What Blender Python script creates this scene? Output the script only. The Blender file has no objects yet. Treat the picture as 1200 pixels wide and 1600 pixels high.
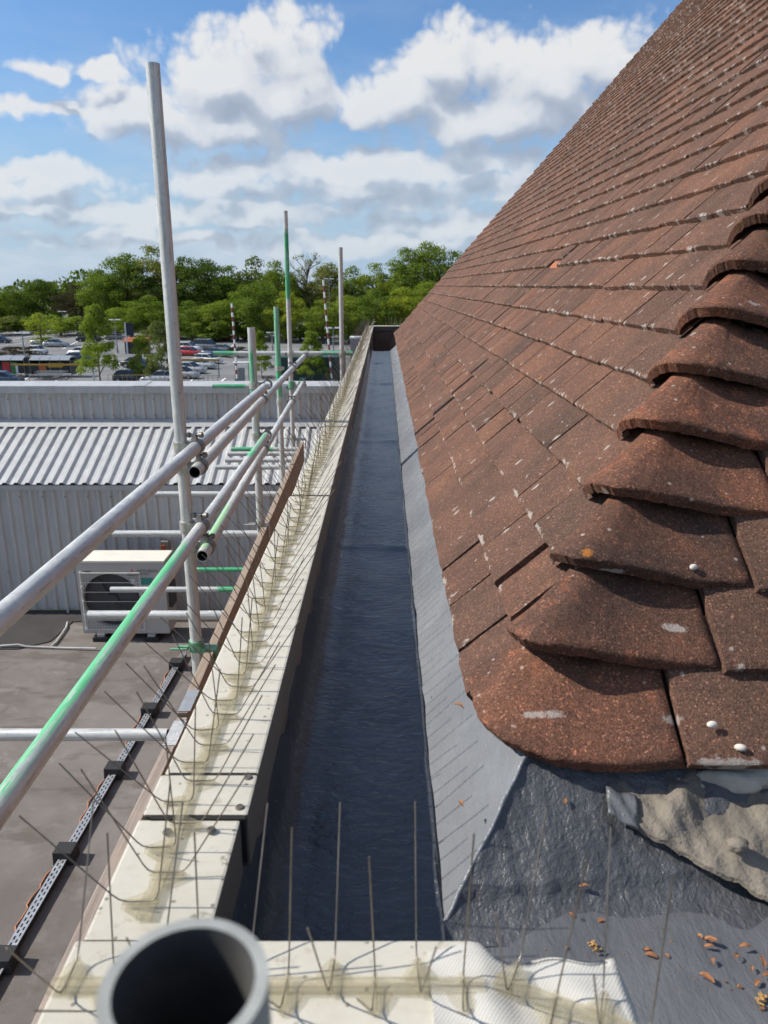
import bpy, bmesh, math, random
import numpy as np
from mathutils import Vector, Matrix, Euler
R = math.radians
random.seed(7)
rng = np.random.default_rng(11)
scene = bpy.context.scene
col = scene.collection

# ------------------------------------------------------------------ camera, light, sky
CZ = 11.0                       # eye height above the car park
F = 1202.0                      # focal length in pixels of the 1200 x 1600 photograph
PITCH = R(16.41)
cp, sp = math.cos(PITCH), math.sin(PITCH)
cam_d = bpy.data.cameras.new('camera')
cam_d.sensor_fit = 'VERTICAL'; cam_d.sensor_height = 36.0; cam_d.lens = 36.0 * F / 1600.0
cam_d.clip_start = 0.02; cam_d.clip_end = 4000
cam_d.dof.use_dof = True; cam_d.dof.focus_distance = 1.9; cam_d.dof.aperture_fstop = 11.0
cam = bpy.data.objects.new('camera', cam_d); col.objects.link(cam)
cam.location = (0, 0, CZ); cam.rotation_euler = (R(90) - PITCH, 0, 0)
scene.camera = cam

SHX, SHY = 1.17, -0.05          # where a shadow falls, per metre of height
sun_dir = Vector((SHX, SHY, -1)).normalized()
sun_d = bpy.data.lights.new('sun', 'SUN'); sun_d.energy = 5.0; sun_d.angle = R(0.5); sun_d.color = (1.0, 0.95, 0.87)
sun = bpy.data.objects.new('sun', sun_d); col.objects.link(sun)
sun.rotation_euler = sun_dir.to_track_quat('-Z', 'Y').to_euler()
sun.location = (-30, 0, 60)
SUN_EL = math.asin(-sun_dir.z)
SUN_AZ = math.atan2(-sun_dir.x, -sun_dir.y)      # clockwise from +Y
scene.view_settings.view_transform = 'Standard'; scene.view_settings.look = 'None'
scene.view_settings.exposure = 0.28; scene.view_settings.gamma = 1.0
scene.render.engine = 'CYCLES'
scene.cycles.max_bounces = 5; scene.cycles.diffuse_bounces = 3; scene.cycles.glossy_bounces = 3; scene.cycles.transparent_max_bounces = 10
scene.cycles.use_adaptive_sampling = True; scene.cycles.adaptive_threshold = 0.02; scene.cycles.use_light_tree = False
scene.cycles.use_denoising = True


def ray(px, py):
    u = (px - 600) / F; v = (800 - py) / F
    return Vector((u, cp + v * sp, -sp + v * cp))


def at(px, py, Y=None, z=None, d=None):
    """a point of the place seen at a photograph pixel, from its distance Y, or height z below the eye"""
    r = ray(px, py)
    k = Y / r.y if Y is not None else (z / r.z if z is not None else d)
    return Vector((r.x * k, r.y * k, r.z * k + CZ))


# ---- node helper
class NT:
    def __init__(s, tree): s.t = tree; s.n = tree.nodes; s.l = tree.links
    def link(s, v, sock):
        if isinstance(v, bpy.types.NodeSocket): s.l.new(v, sock)
        elif v is not None:
            try: sock.default_value = v
            except Exception: sock.default_value = (*v, 1.0)
    def math(s, op, a, b=None, c=None, clamp=False):
        n = s.n.new('ShaderNodeMath'); n.operation = op; n.use_clamp = clamp
        for i, x in enumerate((a, b, c)):
            if x is not None: s.link(x, n.inputs[i])
        return n.outputs[0]
    def vmath(s, op, a, b=None):
        n = s.n.new('ShaderNodeVectorMath'); n.operation = op
        s.link(a, n.inputs[0])
        if b is not None: s.link(b, n.inputs[1])
        return n.outputs[0]
    def mapping(s, v, loc=(0, 0, 0), rot=(0, 0, 0), scale=(1, 1, 1)):
        n = s.n.new('ShaderNodeMapping'); s.l.new(v, n.inputs[0])
        n.inputs['Location'].default_value = loc; n.inputs['Rotation'].default_value = rot; n.inputs['Scale'].default_value = scale
        return n.outputs[0]
    def noise(s, v, scale, detail=3, rough=.55, dist=0.0, color=False):
        n = s.n.new('ShaderNodeTexNoise'); s.l.new(v, n.inputs['Vector'])
        n.inputs['Scale'].default_value = scale; n.inputs['Detail'].default_value = detail
        n.inputs['Roughness'].default_value = rough; n.inputs['Distortion'].default_value = dist
        return n.outputs['Color'] if color else n.outputs['Fac']
    def voronoi(s, v, scale, feature='F1', out='Distance', rand=1.0):
        n = s.n.new('ShaderNodeTexVoronoi'); n.feature = feature; s.l.new(v, n.inputs['Vector'])
        n.inputs['Scale'].default_value = scale; n.inputs['Randomness'].default_value = rand
        return n.outputs[out]
    def ramp(s, fac, stops, interp='LINEAR'):
        n = s.n.new('ShaderNodeValToRGB'); n.color_ramp.interpolation = interp
        el = n.color_ramp.elements
        while len(el) < len(stops): el.new(0.5)
        for e, (p, c) in zip(el, stops):
            e.position = p; e.color = (*c, 1) if hasattr(c, '__len__') else (c, c, c, 1)
        s.l.new(fac, n.inputs[0]); return n.outputs[0]
    def mix(s, f, a, b, blend='MIX'):
        n = s.n.new('ShaderNodeMix'); n.data_type = 'RGBA'; n.blend_type = blend
        s.link(f, n.inputs[0]); s.link(a, n.inputs[6]); s.link(b, n.inputs[7]); return n.outputs[2]
    def smooth(s, x, a, b):
        n = s.n.new('ShaderNodeMapRange'); n.interpolation_type = 'SMOOTHSTEP'
        s.link(x, n.inputs[0]); n.inputs[1].default_value = a; n.inputs[2].default_value = b
        return n.outputs[0]
    def bump(s, h, strength=.5, dist=.01, normal=None):
        n = s.n.new('ShaderNodeBump'); s.l.new(h, n.inputs['Height'])
        n.inputs['Strength'].default_value = strength; n.inputs['Distance'].default_value = dist
        if normal is not None: s.l.new(normal, n.inputs['Normal'])
        return n.outputs[0]
    def coord(s, which='Object'):
        n = s.n.new('ShaderNodeTexCoord'); return n.outputs[which]
    def pos(s): return s.n.new('ShaderNodeNewGeometry').outputs['Position']
    def rand(s): return s.n.new('ShaderNodeObjectInfo').outputs['Random']
    def sep(s, v):
        n = s.n.new('ShaderNodeSeparateXYZ'); s.l.new(v, n.inputs[0]); return n.outputs
    def comb(s, x, y, z):
        n = s.n.new('ShaderNodeCombineXYZ')
        for i, a in enumerate((x, y, z)): s.link(a, n.inputs[i])
        return n.outputs[0]
    def attr(s, name):
        n = s.n.new('ShaderNodeAttribute'); n.attribute_name = name; return n.outputs['Fac']


# ---- sky: Nishita with broken cumulus
world = bpy.data.worlds.new('World'); scene.world = world; world.use_nodes = True
W = NT(world.node_tree); W.n.clear()
wo = W.n.new('ShaderNodeOutputWorld'); bg = W.n.new('ShaderNodeBackground')
sky = W.n.new('ShaderNodeTexSky'); sky.sky_type = 'NISHITA'; sky.sun_disc = False
sky.sun_elevation = SUN_EL; sky.sun_rotation = SUN_AZ; sky.air_density = 1.15; sky.dust_density = 1.0; sky.ozone_density = 1.8
SKY_STRENGTH = 0.125


def azel(px, py):
    r = ray(px, py).normalized(); return math.atan2(r.x, r.y), math.asin(r.z)


# cumulus in view: centre pixel, half width, half height (photograph pixels)
CLOUDS = [(445, 95, 105, 85), (345, 130, 130, 85), (240, 180, 130, 62), (355, 195, 160, 48), (700, 110, 105, 92), (600, 160, 160, 60),
          (830, 125, 130, 88), (950, 105, 115, 70), (760, 190, 220, 50), (560, 268, 290, 42), (760, 250, 120, 46), (380, 268, 110, 34),
          (85, 105, 72, 22), (165, 112, 42, 18), (20, 170, 75, 26), (110, 176, 50, 16), (70, 270, 130, 26), (330, 335, 330, 26), (100, 332, 190, 26), (690, 350, 170, 26),
          (580, 305, 330, 34), (760, 300, 170, 40), (340, 290, 140, 34), (440, 150, 150, 70), (820, 175, 200, 62), (40, 300, 150, 26), (230, 372, 260, 22), (560, 385, 260, 22), (900, 340, 200, 40), (1300, 200, 200, 100), (-170, 150, 150, 80)]

grp = bpy.data.node_groups.new('cloud_field', 'ShaderNodeTree')
grp.interface.new_socket('P', in_out='INPUT', socket_type='NodeSocketVector')
grp.interface.new_socket('F', in_out='OUTPUT', socket_type='NodeSocketFloat')
grp.interface.new_socket('B', in_out='OUTPUT', socket_type='NodeSocketFloat')
G = NT(grp); gi = G.n.new('NodeGroupInput'); go = G.n.new('NodeGroupOutput')
P = gi.outputs[0]; px_, py_, _ = G.sep(P)
warp = G.vmath('SUBTRACT', G.noise(P, 11.0, 3, .6, color=True), (0.5, 0.5, 0.5))
pw_ = G.vmath('ADD', P, G.vmath('MULTIPLY', warp, (0.085, 0.045, 0.0)))
best = None
for (cx, cy, rx, ry) in CLOUDS:
    a, e = azel(cx, cy); a2, _ = azel(cx + rx, cy); _, eu = azel(cx, cy - ry)
    ia, ie = 1 / abs(a2 - a), 1 / abs(eu - e)
    n = G.n.new('ShaderNodeVectorMath'); n.operation = 'MULTIPLY_ADD'
    G.l.new(pw_, n.inputs[0]); n.inputs[1].default_value = (ia, ie, 0); n.inputs[2].default_value = (-a * ia, -e * ie, 0)
    ln = G.n.new('ShaderNodeVectorMath'); ln.operation = 'LENGTH'; G.l.new(n.outputs[0], ln.inputs[0])
    b = ln.outputs['Value']
    best = b if best is None else G.math('SMOOTH_MIN', best, b, 0.15)
best = G.math('SUBTRACT', 1.0, best)
# the same kind of cloud goes on all round
view = G.math('ADD', G.math('POWER', G.math('DIVIDE', px_, 0.72), 2.0), G.math('POWER', G.math('DIVIDE', G.math('SUBTRACT', py_, 0.15), 0.42), 2.0))
outside = G.smooth(view, 0.8, 1.3)
low = G.noise(G.mapping(P, (3, 1, 0), scale=(1, 2.0, 1)), 3.2, 2, .5)
rest = G.math('MULTIPLY', G.math('SUBTRACT', low, 0.52), 5.0)
rest = G.math('SUBTRACT', G.math('MULTIPLY', G.math('ADD', rest, 2.0), outside), 2.0)
best = G.math('MAXIMUM', best, rest)
pb = G.vmath('ADD', P, G.vmath('MULTIPLY', warp, (0.03, 0.03, 0.0)))
b1 = G.voronoi(pb, 17.0); b2 = G.voronoi(pb, 41.0); b3 = G.voronoi(pb, 95.0)
fb = G.noise(P, 60.0, 4, .6)
bil = G.math('ADD', G.math('MULTIPLY', G.math('SUBTRACT', .42, b1), .80), G.math('ADD', G.math('MULTIPLY', G.math('SUBTRACT', .42, b2), .48), G.math('MULTIPLY', G.math('SUBTRACT', .42, b3), .24)))
bil = G.math('MULTIPLY_ADD', G.math('SUBTRACT', fb, .5), .5, bil)
fld = G.math('ADD', bil, G.math('MULTIPLY_ADD', best, 1.25, 0.08))
G.l.new(fld, go.inputs[0])
G.l.new(G.math('MULTIPLY_ADD', G.math('SUBTRACT', .42, b1), .55, best), go.inputs[1])
for n_ in G.n:
    if n_.type == 'TEX_NOISE': n_.noise_dimensions = '2D'
    if n_.type == 'TEX_VORONOI': n_.voronoi_dimensions = '2D'

dirv = W.coord('Generated')
sx_, sy_, sz_ = W.sep(W.vmath('NORMALIZE', dirv))
az = W.math('ARCTAN2', sx_, sy_); el = W.math('ARCSINE', sz_)
pt = W.comb(az, el, 0.0)


def field(v):
    n = W.n.new('ShaderNodeGroup'); n.node_tree = grp; W.l.new(v, n.inputs[0]); return n.outputs[0], n.outputs[1]


f0, g0 = field(pt); f1, g1 = field(W.vmath('ADD', pt, (-0.012, 0.030, 0.0)))
veil = W.noise(W.mapping(pt, scale=(5, 16, 1)), 1.0, 5, .6)
hz = W.smooth(el, 0.26, -0.02)
lit = W.math('MULTIPLY_ADD', W.math('SUBTRACT', g0, g1), 0.80, W.math('MULTIPLY_ADD', W.math('SUBTRACT', f0, f1), 0.22, 0.52), clamp=True)
dens = W.math('MULTIPLY', W.smooth(W.math('SUBTRACT', f0, W.math('MULTIPLY', W.math('SUBTRACT', .7, lit, clamp=True), .25)), -0.10, 0.62), 0.95)
thick = W.smooth(f0, 0.2, 1.2)
lit2 = W.math('SUBTRACT', lit, W.math('MULTIPLY', thick, 0.24), clamp=True)
ccol = W.ramp(lit2, [(0.0, (0.42, 0.48, 0.59)), (0.30, (0.54, 0.60, 0.70)), (0.52, (0.79, 0.82, 0.87)), (0.80, (0.92, 0.925, 0.93))])
above = W.smooth(el, -0.02, 0.06)
skyc = W.vmath('SCALE', sky.outputs[0]); skyc.node.inputs['Scale'].default_value = SKY_STRENGTH
skyc = W.mix(1.0, skyc, (0.69, 0.95, 1.26), 'MULTIPLY')
skyc = W.mix(W.math('MULTIPLY', hz, 0.85), skyc, (0.50, 0.66, 0.86))
# thin high veil, thicker towards the horizon
vm = W.math('MULTIPLY', W.smooth(veil, .40, .70), W.math('MULTIPLY_ADD', hz, .62, .10))
skyc = W.mix(vm, skyc, (0.72, 0.79, 0.88))
dens = W.math('MULTIPLY', W.math('MULTIPLY', dens, above), W.math('SUBTRACT', 1.0, W.math('MULTIPLY', hz, 0.42)))
final = W.mix(dens, skyc, ccol)
W.l.new(final, bg.inputs[0]); bg.inputs[1].default_value = 0.74
W.l.new(bg.outputs[0], wo.inputs[0])
world.cycles.sampling_method = 'MANUAL'; world.cycles.sample_map_resolution = 128


# ------------------------------------------------------------------ mesh helpers
class MB:
    def __init__(s): s.v = []; s.f = []; s.sm = []; s.mi = []
    def add(s, verts, faces, smooth=False, mi=0):
        b = len(s.v); s.v += [tuple(p) for p in verts]
        s.f += [tuple(i + b for i in f) for f in faces]
        s.sm += [smooth] * len(faces); s.mi += [mi] * len(faces)
    def box(s, c, size, M=None, mi=0, taper=1.0):
        x, y, z = size[0] / 2, size[1] / 2, size[2] / 2
        vs = [Vector((sx * x * (taper if sz > 0 else 1), sy * y * (taper if sz > 0 else 1), sz * z)) for sz in (-1, 1) for sy in (-1, 1) for sx in (-1, 1)]
        if M is not None: vs = [M @ v for v in vs]
        c = Vector(c)
        s.add([v + c for v in vs], [(0, 2, 3, 1), (4, 5, 7, 6), (0, 1, 5, 4), (1, 3, 7, 5), (3, 2, 6, 7), (2, 0, 4, 6)], False, mi)
    def bbox(s, a, b, mi=0):
        s.box(((a[0] + b[0]) / 2, (a[1] + b[1]) / 2, (a[2] + b[2]) / 2), (b[0] - a[0], b[1] - a[1], b[2] - a[2]), mi=mi)
    def tube(s, p0, p1, r0, r1=None, n=10, caps=True, mi=0):
        p0, p1 = Vector(p0), Vector(p1); r1 = r0 if r1 is None else r1
        q = (p1 - p0).to_track_quat('Z', 'Y'); vs = []
        for p, r in ((p0, r0), (p1, r1)):
            for i in range(n):
                a = 2 * math.pi * i / n; vs.append(p + q @ Vector((math.cos(a) * r, math.sin(a) * r, 0)))
        s.add(vs, [(i, (i + 1) % n, n + (i + 1) % n, n + i) for i in range(n)], True, mi)
        if caps: s.add(vs[:n], [tuple(range(n))[::-1]], False, mi); s.add(vs[n:], [tuple(range(n))], False, mi)
    def path(s, pts, r, n=6, mi=0):
        pts = [Vector(p) for p in pts]; rings = []
        rr = r if hasattr(r, '__len__') else [r] * len(pts)
        prev = None
        for i, p in enumerate(pts):
            d = (pts[min(i + 1, len(pts) - 1)] - pts[max(i - 1, 0)]).normalized()
            if prev is None: up = d.orthogonal().normalized()
            else: up = (prev - d * prev.dot(d)).normalized()
            prev = up; w = d.cross(up)
            rings.append([p + (up * math.cos(2 * math.pi * k / n) + w * math.sin(2 * math.pi * k / n)) * rr[i] for k in range(n)])
        vs = [v for rg in rings for v in rg]
        fs = [(i * n + k, i * n + (k + 1) % n, (i + 1) * n + (k + 1) % n, (i + 1) * n + k) for i in range(len(pts) - 1) for k in range(n)]
        s.add(vs, fs, True, mi)
        s.add(rings[0], [tuple(range(n))[::-1]], False, mi); s.add(rings[-1], [tuple(range(n))], False, mi)
    def grid(s, rows, smooth=True, mi=0, flip=False):
        m = len(rows[0]); vs = [p for r in rows for p in r]
        fs = [(i * m + j, i * m + j + 1, (i + 1) * m + j + 1, (i + 1) * m + j) for i in range(len(rows) - 1) for j in range(m - 1)]
        if flip: fs = [f[::-1] for f in fs]
        s.add(vs, fs, smooth, mi)
    def slab(s, rows, off, smooth=True, mi=0):
        """closed sheet: rows of points and the same moved by off"""
        if not callable(off):
            o = Vector(off); offf = lambda p: p + o
        else: offf = off
        rows = [[Vector(p) for p in r] for r in rows]; low = [[offf(p) for p in r] for r in rows]
        s.grid(rows, smooth, mi); s.grid(low, smooth, mi, True)
        def strip(a, b): s.grid([a, b], False, mi)
        strip(low[0], rows[0]); strip(rows[-1], low[-1])
        strip([r[0] for r in rows], [r[0] for r in low]); strip([r[-1] for r in low], [r[-1] for r in rows])
    def prism(s, prof, a, b, axis='x', mi=0, smooth=False):
        """closed profile (pairs) extruded from a to b along an axis"""
        def pt(t, p):
            return (t, p[0], p[1]) if axis == 'x' else ((p[0], t, p[1]) if axis == 'y' else (p[0], p[1], t))
        n = len(prof); vs = [pt(a, p) for p in prof] + [pt(b, p) for p in prof]
        s.add(vs, [(i, (i + 1) % n, n + (i + 1) % n, n + i) for i in range(n)], smooth, mi)
        s.add(vs[:n], [tuple(range(n))[::-1]], False, mi); s.add(vs[n:], [tuple(range(n))], False, mi)
    def mesh(s, name):
        me = bpy.data.meshes.new(name); me.from_pydata([tuple(v) for v in s.v], [], s.f)
        me.polygons.foreach_set('use_smooth', s.sm); me.polygons.foreach_set('material_index', s.mi); me.update()
        return me
    def build(s, name, mat, parent=None, fix=False, bevel=0):
        me = s.mesh(name)
        if fix or bevel:
            bm = bmesh.new(); bm.from_mesh(me)
            bmesh.ops.remove_doubles(bm, verts=bm.verts, dist=1e-5)
            if bevel: bmesh.ops.bevel(bm, geom=list(bm.edges), offset=bevel, segments=2, affect='EDGES', profile=.6)
            bmesh.ops.recalc_face_normals(bm, faces=bm.faces); bm.to_mesh(me); bm.free()
        return link(name, me, mat, parent)


def link(name, me, mat=None, parent=None):
    if mat is not None and len(me.materials) == 0:
        for m in (mat if isinstance(mat, (list, tuple)) else [mat]): me.materials.append(m)
    o = bpy.data.objects.new(name, me); col.objects.link(o)
    if parent is not None: o.parent = parent
    return o


def tag(o, label=None, cat=None, group=None, kind=None):
    if label: o['label'] = label
    if cat: o['category'] = cat
    if group: o['group'] = group
    if kind: o['kind'] = kind
    return o


def thing(name, label, cat, loc=(0, 0, 0), rz=0, group=None):
    o = bpy.data.objects.new(name, None); col.objects.link(o); o.empty_display_size = .1
    o.location = loc; o.rotation_euler = (0, 0, rz)
    return tag(o, label, cat, group)


ORD = ['first', 'second', 'third', 'fourth', 'fifth', 'sixth', 'seventh', 'eighth', 'ninth', 'tenth', 'eleventh', 'twelfth', 'thirteenth',
       'fourteenth', 'fifteenth', 'sixteenth', 'seventeenth', 'eighteenth', 'nineteenth', 'twentieth', 'twenty-first', 'twenty-second',
       'twenty-third', 'twenty-fourth', 'twenty-fifth', 'twenty-sixth', 'twenty-seventh', 'twenty-eighth', 'twenty-ninth', 'thirtieth', 'thirty-first', 'thirty-second']


# ------------------------------------------------------------------ materials
def pbr(name, color=(.5, .5, .5), rough=.6, metal=0.0, spec=None, coat=0):
    m = bpy.data.materials.new(name); m.use_nodes = True
    b = m.node_tree.nodes['Principled BSDF']
    if not isinstance(color, bpy.types.NodeSocket): b.inputs['Base Color'].default_value = (*color, 1)
    b.inputs['Roughness'].default_value = rough; b.inputs['Metallic'].default_value = metal
    if spec is not None: b.inputs['Specular IOR Level'].default_value = spec
    b.inputs['Coat Weight'].default_value = coat
    return m, NT(m.node_tree), b


def simple(name, color, rough=.6, metal=0, var=.12, scale=8, coat=0, space='Object', bump=0):
    m, t, b = pbr(name, color, rough, metal, coat=coat)
    v = t.coord('Object') if space == 'Object' else t.pos()
    nz = t.noise(v, scale, 5, .6)
    c0 = tuple(max(0, c * (1 - var)) for c in color); c1 = tuple(min(1, c * (1 + var)) for c in color)
    t.link(t.ramp(nz, [(.3, c0), (.7, c1)]), b.inputs['Base Color'])
    t.link(t.math('MULTIPLY_ADD', nz, .25, rough - .12, clamp=True), b.inputs['Roughness'])
    if bump: t.link(t.bump(t.noise(v, scale * 6, 4), bump, .004), b.inputs['Normal'])
    return m


def make_tile_mat(name, base, dark, red, near=True, red_amt=.35):
    m, t, b = pbr(name, base, .93, spec=.22)
    p = t.pos()
    grain = t.noise(p, 520, 2, .7); grit = t.voronoi(p, 440, 'F1', 'Color'); gr = t.sep(grit)[0]
    patch = t.noise(p, 9, 5, .6); patch2 = t.noise(p, 31, 4, .6)
    tint = t.n.new('ShaderNodeObjectInfo').outputs['Random']; tv = t.attr('tint')
    c = t.mix(t.smooth(patch, .35, .68), base, dark)
    c = t.mix(t.math('MULTIPLY', t.smooth(patch2, .52, .75), red_amt), c, red)
    tint2 = t.math('FRACT', t.math('ADD', tint, tv))
    c = t.mix(1.0, c, t.ramp(tint2, [(0, (.80, .83, .85)), (.25, (.95, .95, .95)), (.7, (1.04, 1.0, .98)), (1, (1.18, 1.07, 1.0))]), 'MULTIPLY')
    c = t.mix(1.0, c, t.ramp(gr, [(0, (.58, .58, .58)), (.5, (.97, .97, .97)), (.90, (1.13, 1.12, 1.10)), (.955, (1.75, 1.7, 1.6)), (1, (2.5, 2.4, 2.2))]), 'MULTIPLY')
    c = t.mix(1.0, c, t.ramp(t.noise(p, 1.7, 4, .6), [(.3, (.82, .84, .86)), (.7, (1.14, 1.08, 1.04))]), 'MULTIPLY')
    # dark algae blotches
    c = t.mix(t.math('MULTIPLY', t.smooth(t.noise(p, 22, 5, .65), .60, .74), .55), c, (.03, .028, .027))
    # white droppings and lichen, run out down the slope
    q = t.mapping(p, rot=(0, R(48.46), 0), scale=(11, 34, 30))
    cell = t.voronoi(q, 1.0, 'F1', 'Distance'); rc = t.sep(t.voronoi(q, 1.0, 'F1', 'Color'))
    spot = t.math('MULTIPLY', t.smooth(t.math('ADD', cell, t.math('MULTIPLY', t.math('SUBTRACT', t.noise(p, 140, 3), .5), .35)), .24, .14), t.smooth(rc[0], .84, .86))
    flecks = t.math('MULTIPLY', t.smooth(t.voronoi(p, 75, 'F1', 'Distance'), .26, .16), t.smooth(t.sep(t.voronoi(p, 75, 'F1', 'Color'))[1], .93, .94))
    e = t.attr('edge')
    lich = t.smooth(t.math('ADD', t.math('MULTIPLY', e, .26), t.noise(p, 19, 6, .7)), .80, .86)
    wmask = t.math('MAXIMUM', t.math('MULTIPLY', spot, .62), t.math('MAXIMUM', t.math('MULTIPLY', flecks, .55), t.math('MULTIPLY', lich, .6)))
    c = t.mix(wmask, c, (.50, .45, .40))
    # orange lichen dots
    oc = t.voronoi(p, 9, 'F1', 'Distance'); orr = t.sep(t.voronoi(p, 9, 'F1', 'Color'))[2]
    om = t.math('MULTIPLY', t.smooth(t.math('ADD', oc, t.math('MULTIPLY', t.noise(p, 160, 2), .1)), .13, .10), t.smooth(orr, .90, .91))
    c = t.mix(t.math('MULTIPLY', om, .75), c, (.45, .17, .03))
    t.link(c, b.inputs['Base Color'])
    h = t.math('ADD', t.math('MULTIPLY', gr, .5), t.math('ADD', grain, t.math('MULTIPLY', t.noise(p, 90, 3), .8)))
    t.link(t.bump(h, .85, .0028), b.inputs['Normal'])
    return m


M = {}
M['tile'] = make_tile_mat('roof_tile_concrete', (.160, .090, .063), (.120, .071, .053), (.225, .102, .064))
M['bonnet'] = make_tile_mat('bonnet_tile_concrete', (.186, .090, .058), (.114, .064, .047), (.32, .125, .07), red_amt=.7)
M['fresh_tile'] = simple('fresh_orange_tile', (.30, .105, .05), .9, 0, .25, 60, space='W')
M['roof_deck'] = simple('roof_underlay', (.03, .025, .022), .9)


def coat_mat(name, dark, light, bst=.6, wet=False):
    m, t, b = pbr(name, (.1, .11, .13), .2)
    p = t.pos()
    st = t.mapping(p, scale=(6, 11, 8) if wet else (14, 5, 14))
    n1 = t.noise(st, 6.0, 5, .6, .6); n2 = t.noise(p, 60, 4, .6); n3 = t.noise(p, 5, 3, .5); n4 = t.noise(p, 260, 3, .6)
    c = t.mix(t.smooth(n3, .3, .7), dark, light)
    speck = t.math('MULTIPLY', t.smooth(t.voronoi(p, 36, 'F1', 'Distance'), .12, .07), t.smooth(t.sep(t.voronoi(p, 36, 'F1', 'Color'))[0], .86, .88))
    c = t.mix(t.math('MULTIPLY', speck, .8), c, (.03, .03, .03))
    dust = t.math('MULTIPLY', t.smooth(t.noise(p, 14 if not wet else 6, 6, .7), .50, .75), .35 if not wet else .55)
    c = t.mix(dust, c, tuple(x * 1.35 for x in light))
    t.link(c, b.inputs['Base Color'])
    t.link(t.math('MULTIPLY_ADD', n2, .22 if wet else .28, .12 if wet else .14), b.inputs['Roughness'])
    h = t.math('ADD', t.math('MULTIPLY', n1, 1.0), t.math('ADD', t.math('MULTIPLY', n2, .35), t.math('MULTIPLY', n4, .10)))
    t.link(t.bump(h, bst, .005), b.inputs['Normal'])
    return m


M['coating'] = coat_mat('grey_liquid_coating', (.158, .164, .174), (.20, .206, .214), .5)
M['coating_mid'] = coat_mat('mid_grey_coating', (.090, .093, .100), (.116, .119, .126), .5)  # tone between the flashing coat and the facet
M['lining'] = coat_mat('shaded_navy_coating', (.033, .036, .043), (.046, .050, .058), .72, True)  # navy coat, base darkened further for the shade in the gutter


def facet_mat():
    m, t, b = pbr('rough_shaded_coating', (.1, .11, .13), .3)
    p = t.pos()
    q = t.mapping(p, scale=(95, 70, 80), rot=(0, 0, R(-18)))
    n1 = t.noise(q, 1.0, 5, .6, .3); n2 = t.noise(p, 150, 4, .6); n3 = t.noise(p, 12, 3)
    c = t.mix(t.smooth(n3, .3, .7), (.058, .060, .066), (.086, .088, .094))  # shade on this face is put into the base colour
    t.link(c, b.inputs['Base Color'])
    t.link(t.math('MULTIPLY_ADD', n2, .25, .24), b.inputs['Roughness'])
    t.link(t.bump(t.math('ADD', n1, t.math('ADD', t.math('MULTIPLY', n2, .45), t.math('MULTIPLY', t.noise(p, 34, 4, .6), .8))), .8, .005), b.inputs['Normal'])
    return m


M['facet'] = facet_mat()


def coping_mat():
    m, t, b = pbr('weathered_white_coping', (.78, .75, .66), .6)
    p = t.pos()
    c = t.mix(t.smooth(t.noise(p, 7, 5, .65), .35, .75), (.52, .49, .41), (.43, .40, .325))
    blot = t.math('MULTIPLY', t.smooth(t.noise(p, 60, 6, .72), .54, .66), t.smooth(t.noise(p, 11, 3, .6), .42, .60))
    c = t.mix(t.math('MULTIPLY', blot, .75), c, (.30, .26, .18))
    c = t.mix(t.math('MULTIPLY', t.smooth(t.noise(t.mapping(p, scale=(9, 30, 9)), 1.0, 6, .72), .52, .68), .45), c, (.42, .375, .28))
    sp_ = t.math('MULTIPLY', t.smooth(t.math('ADD', t.voronoi(p, 85, 'F1', 'Distance'), t.math('MULTIPLY', t.noise(p, 300), .25)), .34, .22), t.smooth(t.sep(t.voronoi(p, 85, 'F1', 'Color'))[0], .70, .74))
    c = t.mix(t.math('MULTIPLY', sp_, .8), c, (.10, .09, .07))
    ring = t.voronoi(p, 17, 'F1', 'Distance'); rr = t.sep(t.voronoi(p, 17, 'F1', 'Color'))[1]
    rm = t.math('MULTIPLY', t.math('MULTIPLY', t.smooth(ring, .08, .13), t.smooth(ring, .24, .16)), t.smooth(rr, .6, .62))
    c = t.mix(t.math('MULTIPLY', rm, t.smooth(t.noise(p, 180, 3), .4, .6)), c, (.20, .18, .13))
    # grime run down the inner and outer edges
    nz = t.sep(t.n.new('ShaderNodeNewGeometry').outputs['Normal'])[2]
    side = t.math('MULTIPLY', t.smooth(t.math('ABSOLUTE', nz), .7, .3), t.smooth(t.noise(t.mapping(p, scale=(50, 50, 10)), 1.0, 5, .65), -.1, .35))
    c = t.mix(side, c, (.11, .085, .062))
    t.link(c, b.inputs['Base Color'])
    t.link(t.bump(t.noise(p, 120, 5, .65), .18, .002), b.inputs['Normal'])
    return m


M['coping'] = coping_mat()


def membrane_mat():
    m, t, b = pbr('white_ribbed_membrane', (.78, .76, .70), .7)
    p = t.pos()
    c = t.mix(t.smooth(t.noise(p, 16, 5, .6), .35, .75), (.50, .48, .43), (.42, .40, .35))
    t.link(c, b.inputs['Base Color'])
    w = t.n.new('ShaderNodeTexWave'); t.l.new(t.mapping(p, rot=(0, 0, R(35))), w.inputs[0]); w.inputs['Scale'].default_value = 130; w.inputs['Distortion'].default_value = .6
    t.link(t.bump(w.outputs['Fac'], .25, .0007), b.inputs['Normal'])
    return m


M['membrane'] = membrane_mat()


TR_ = .02415


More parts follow.
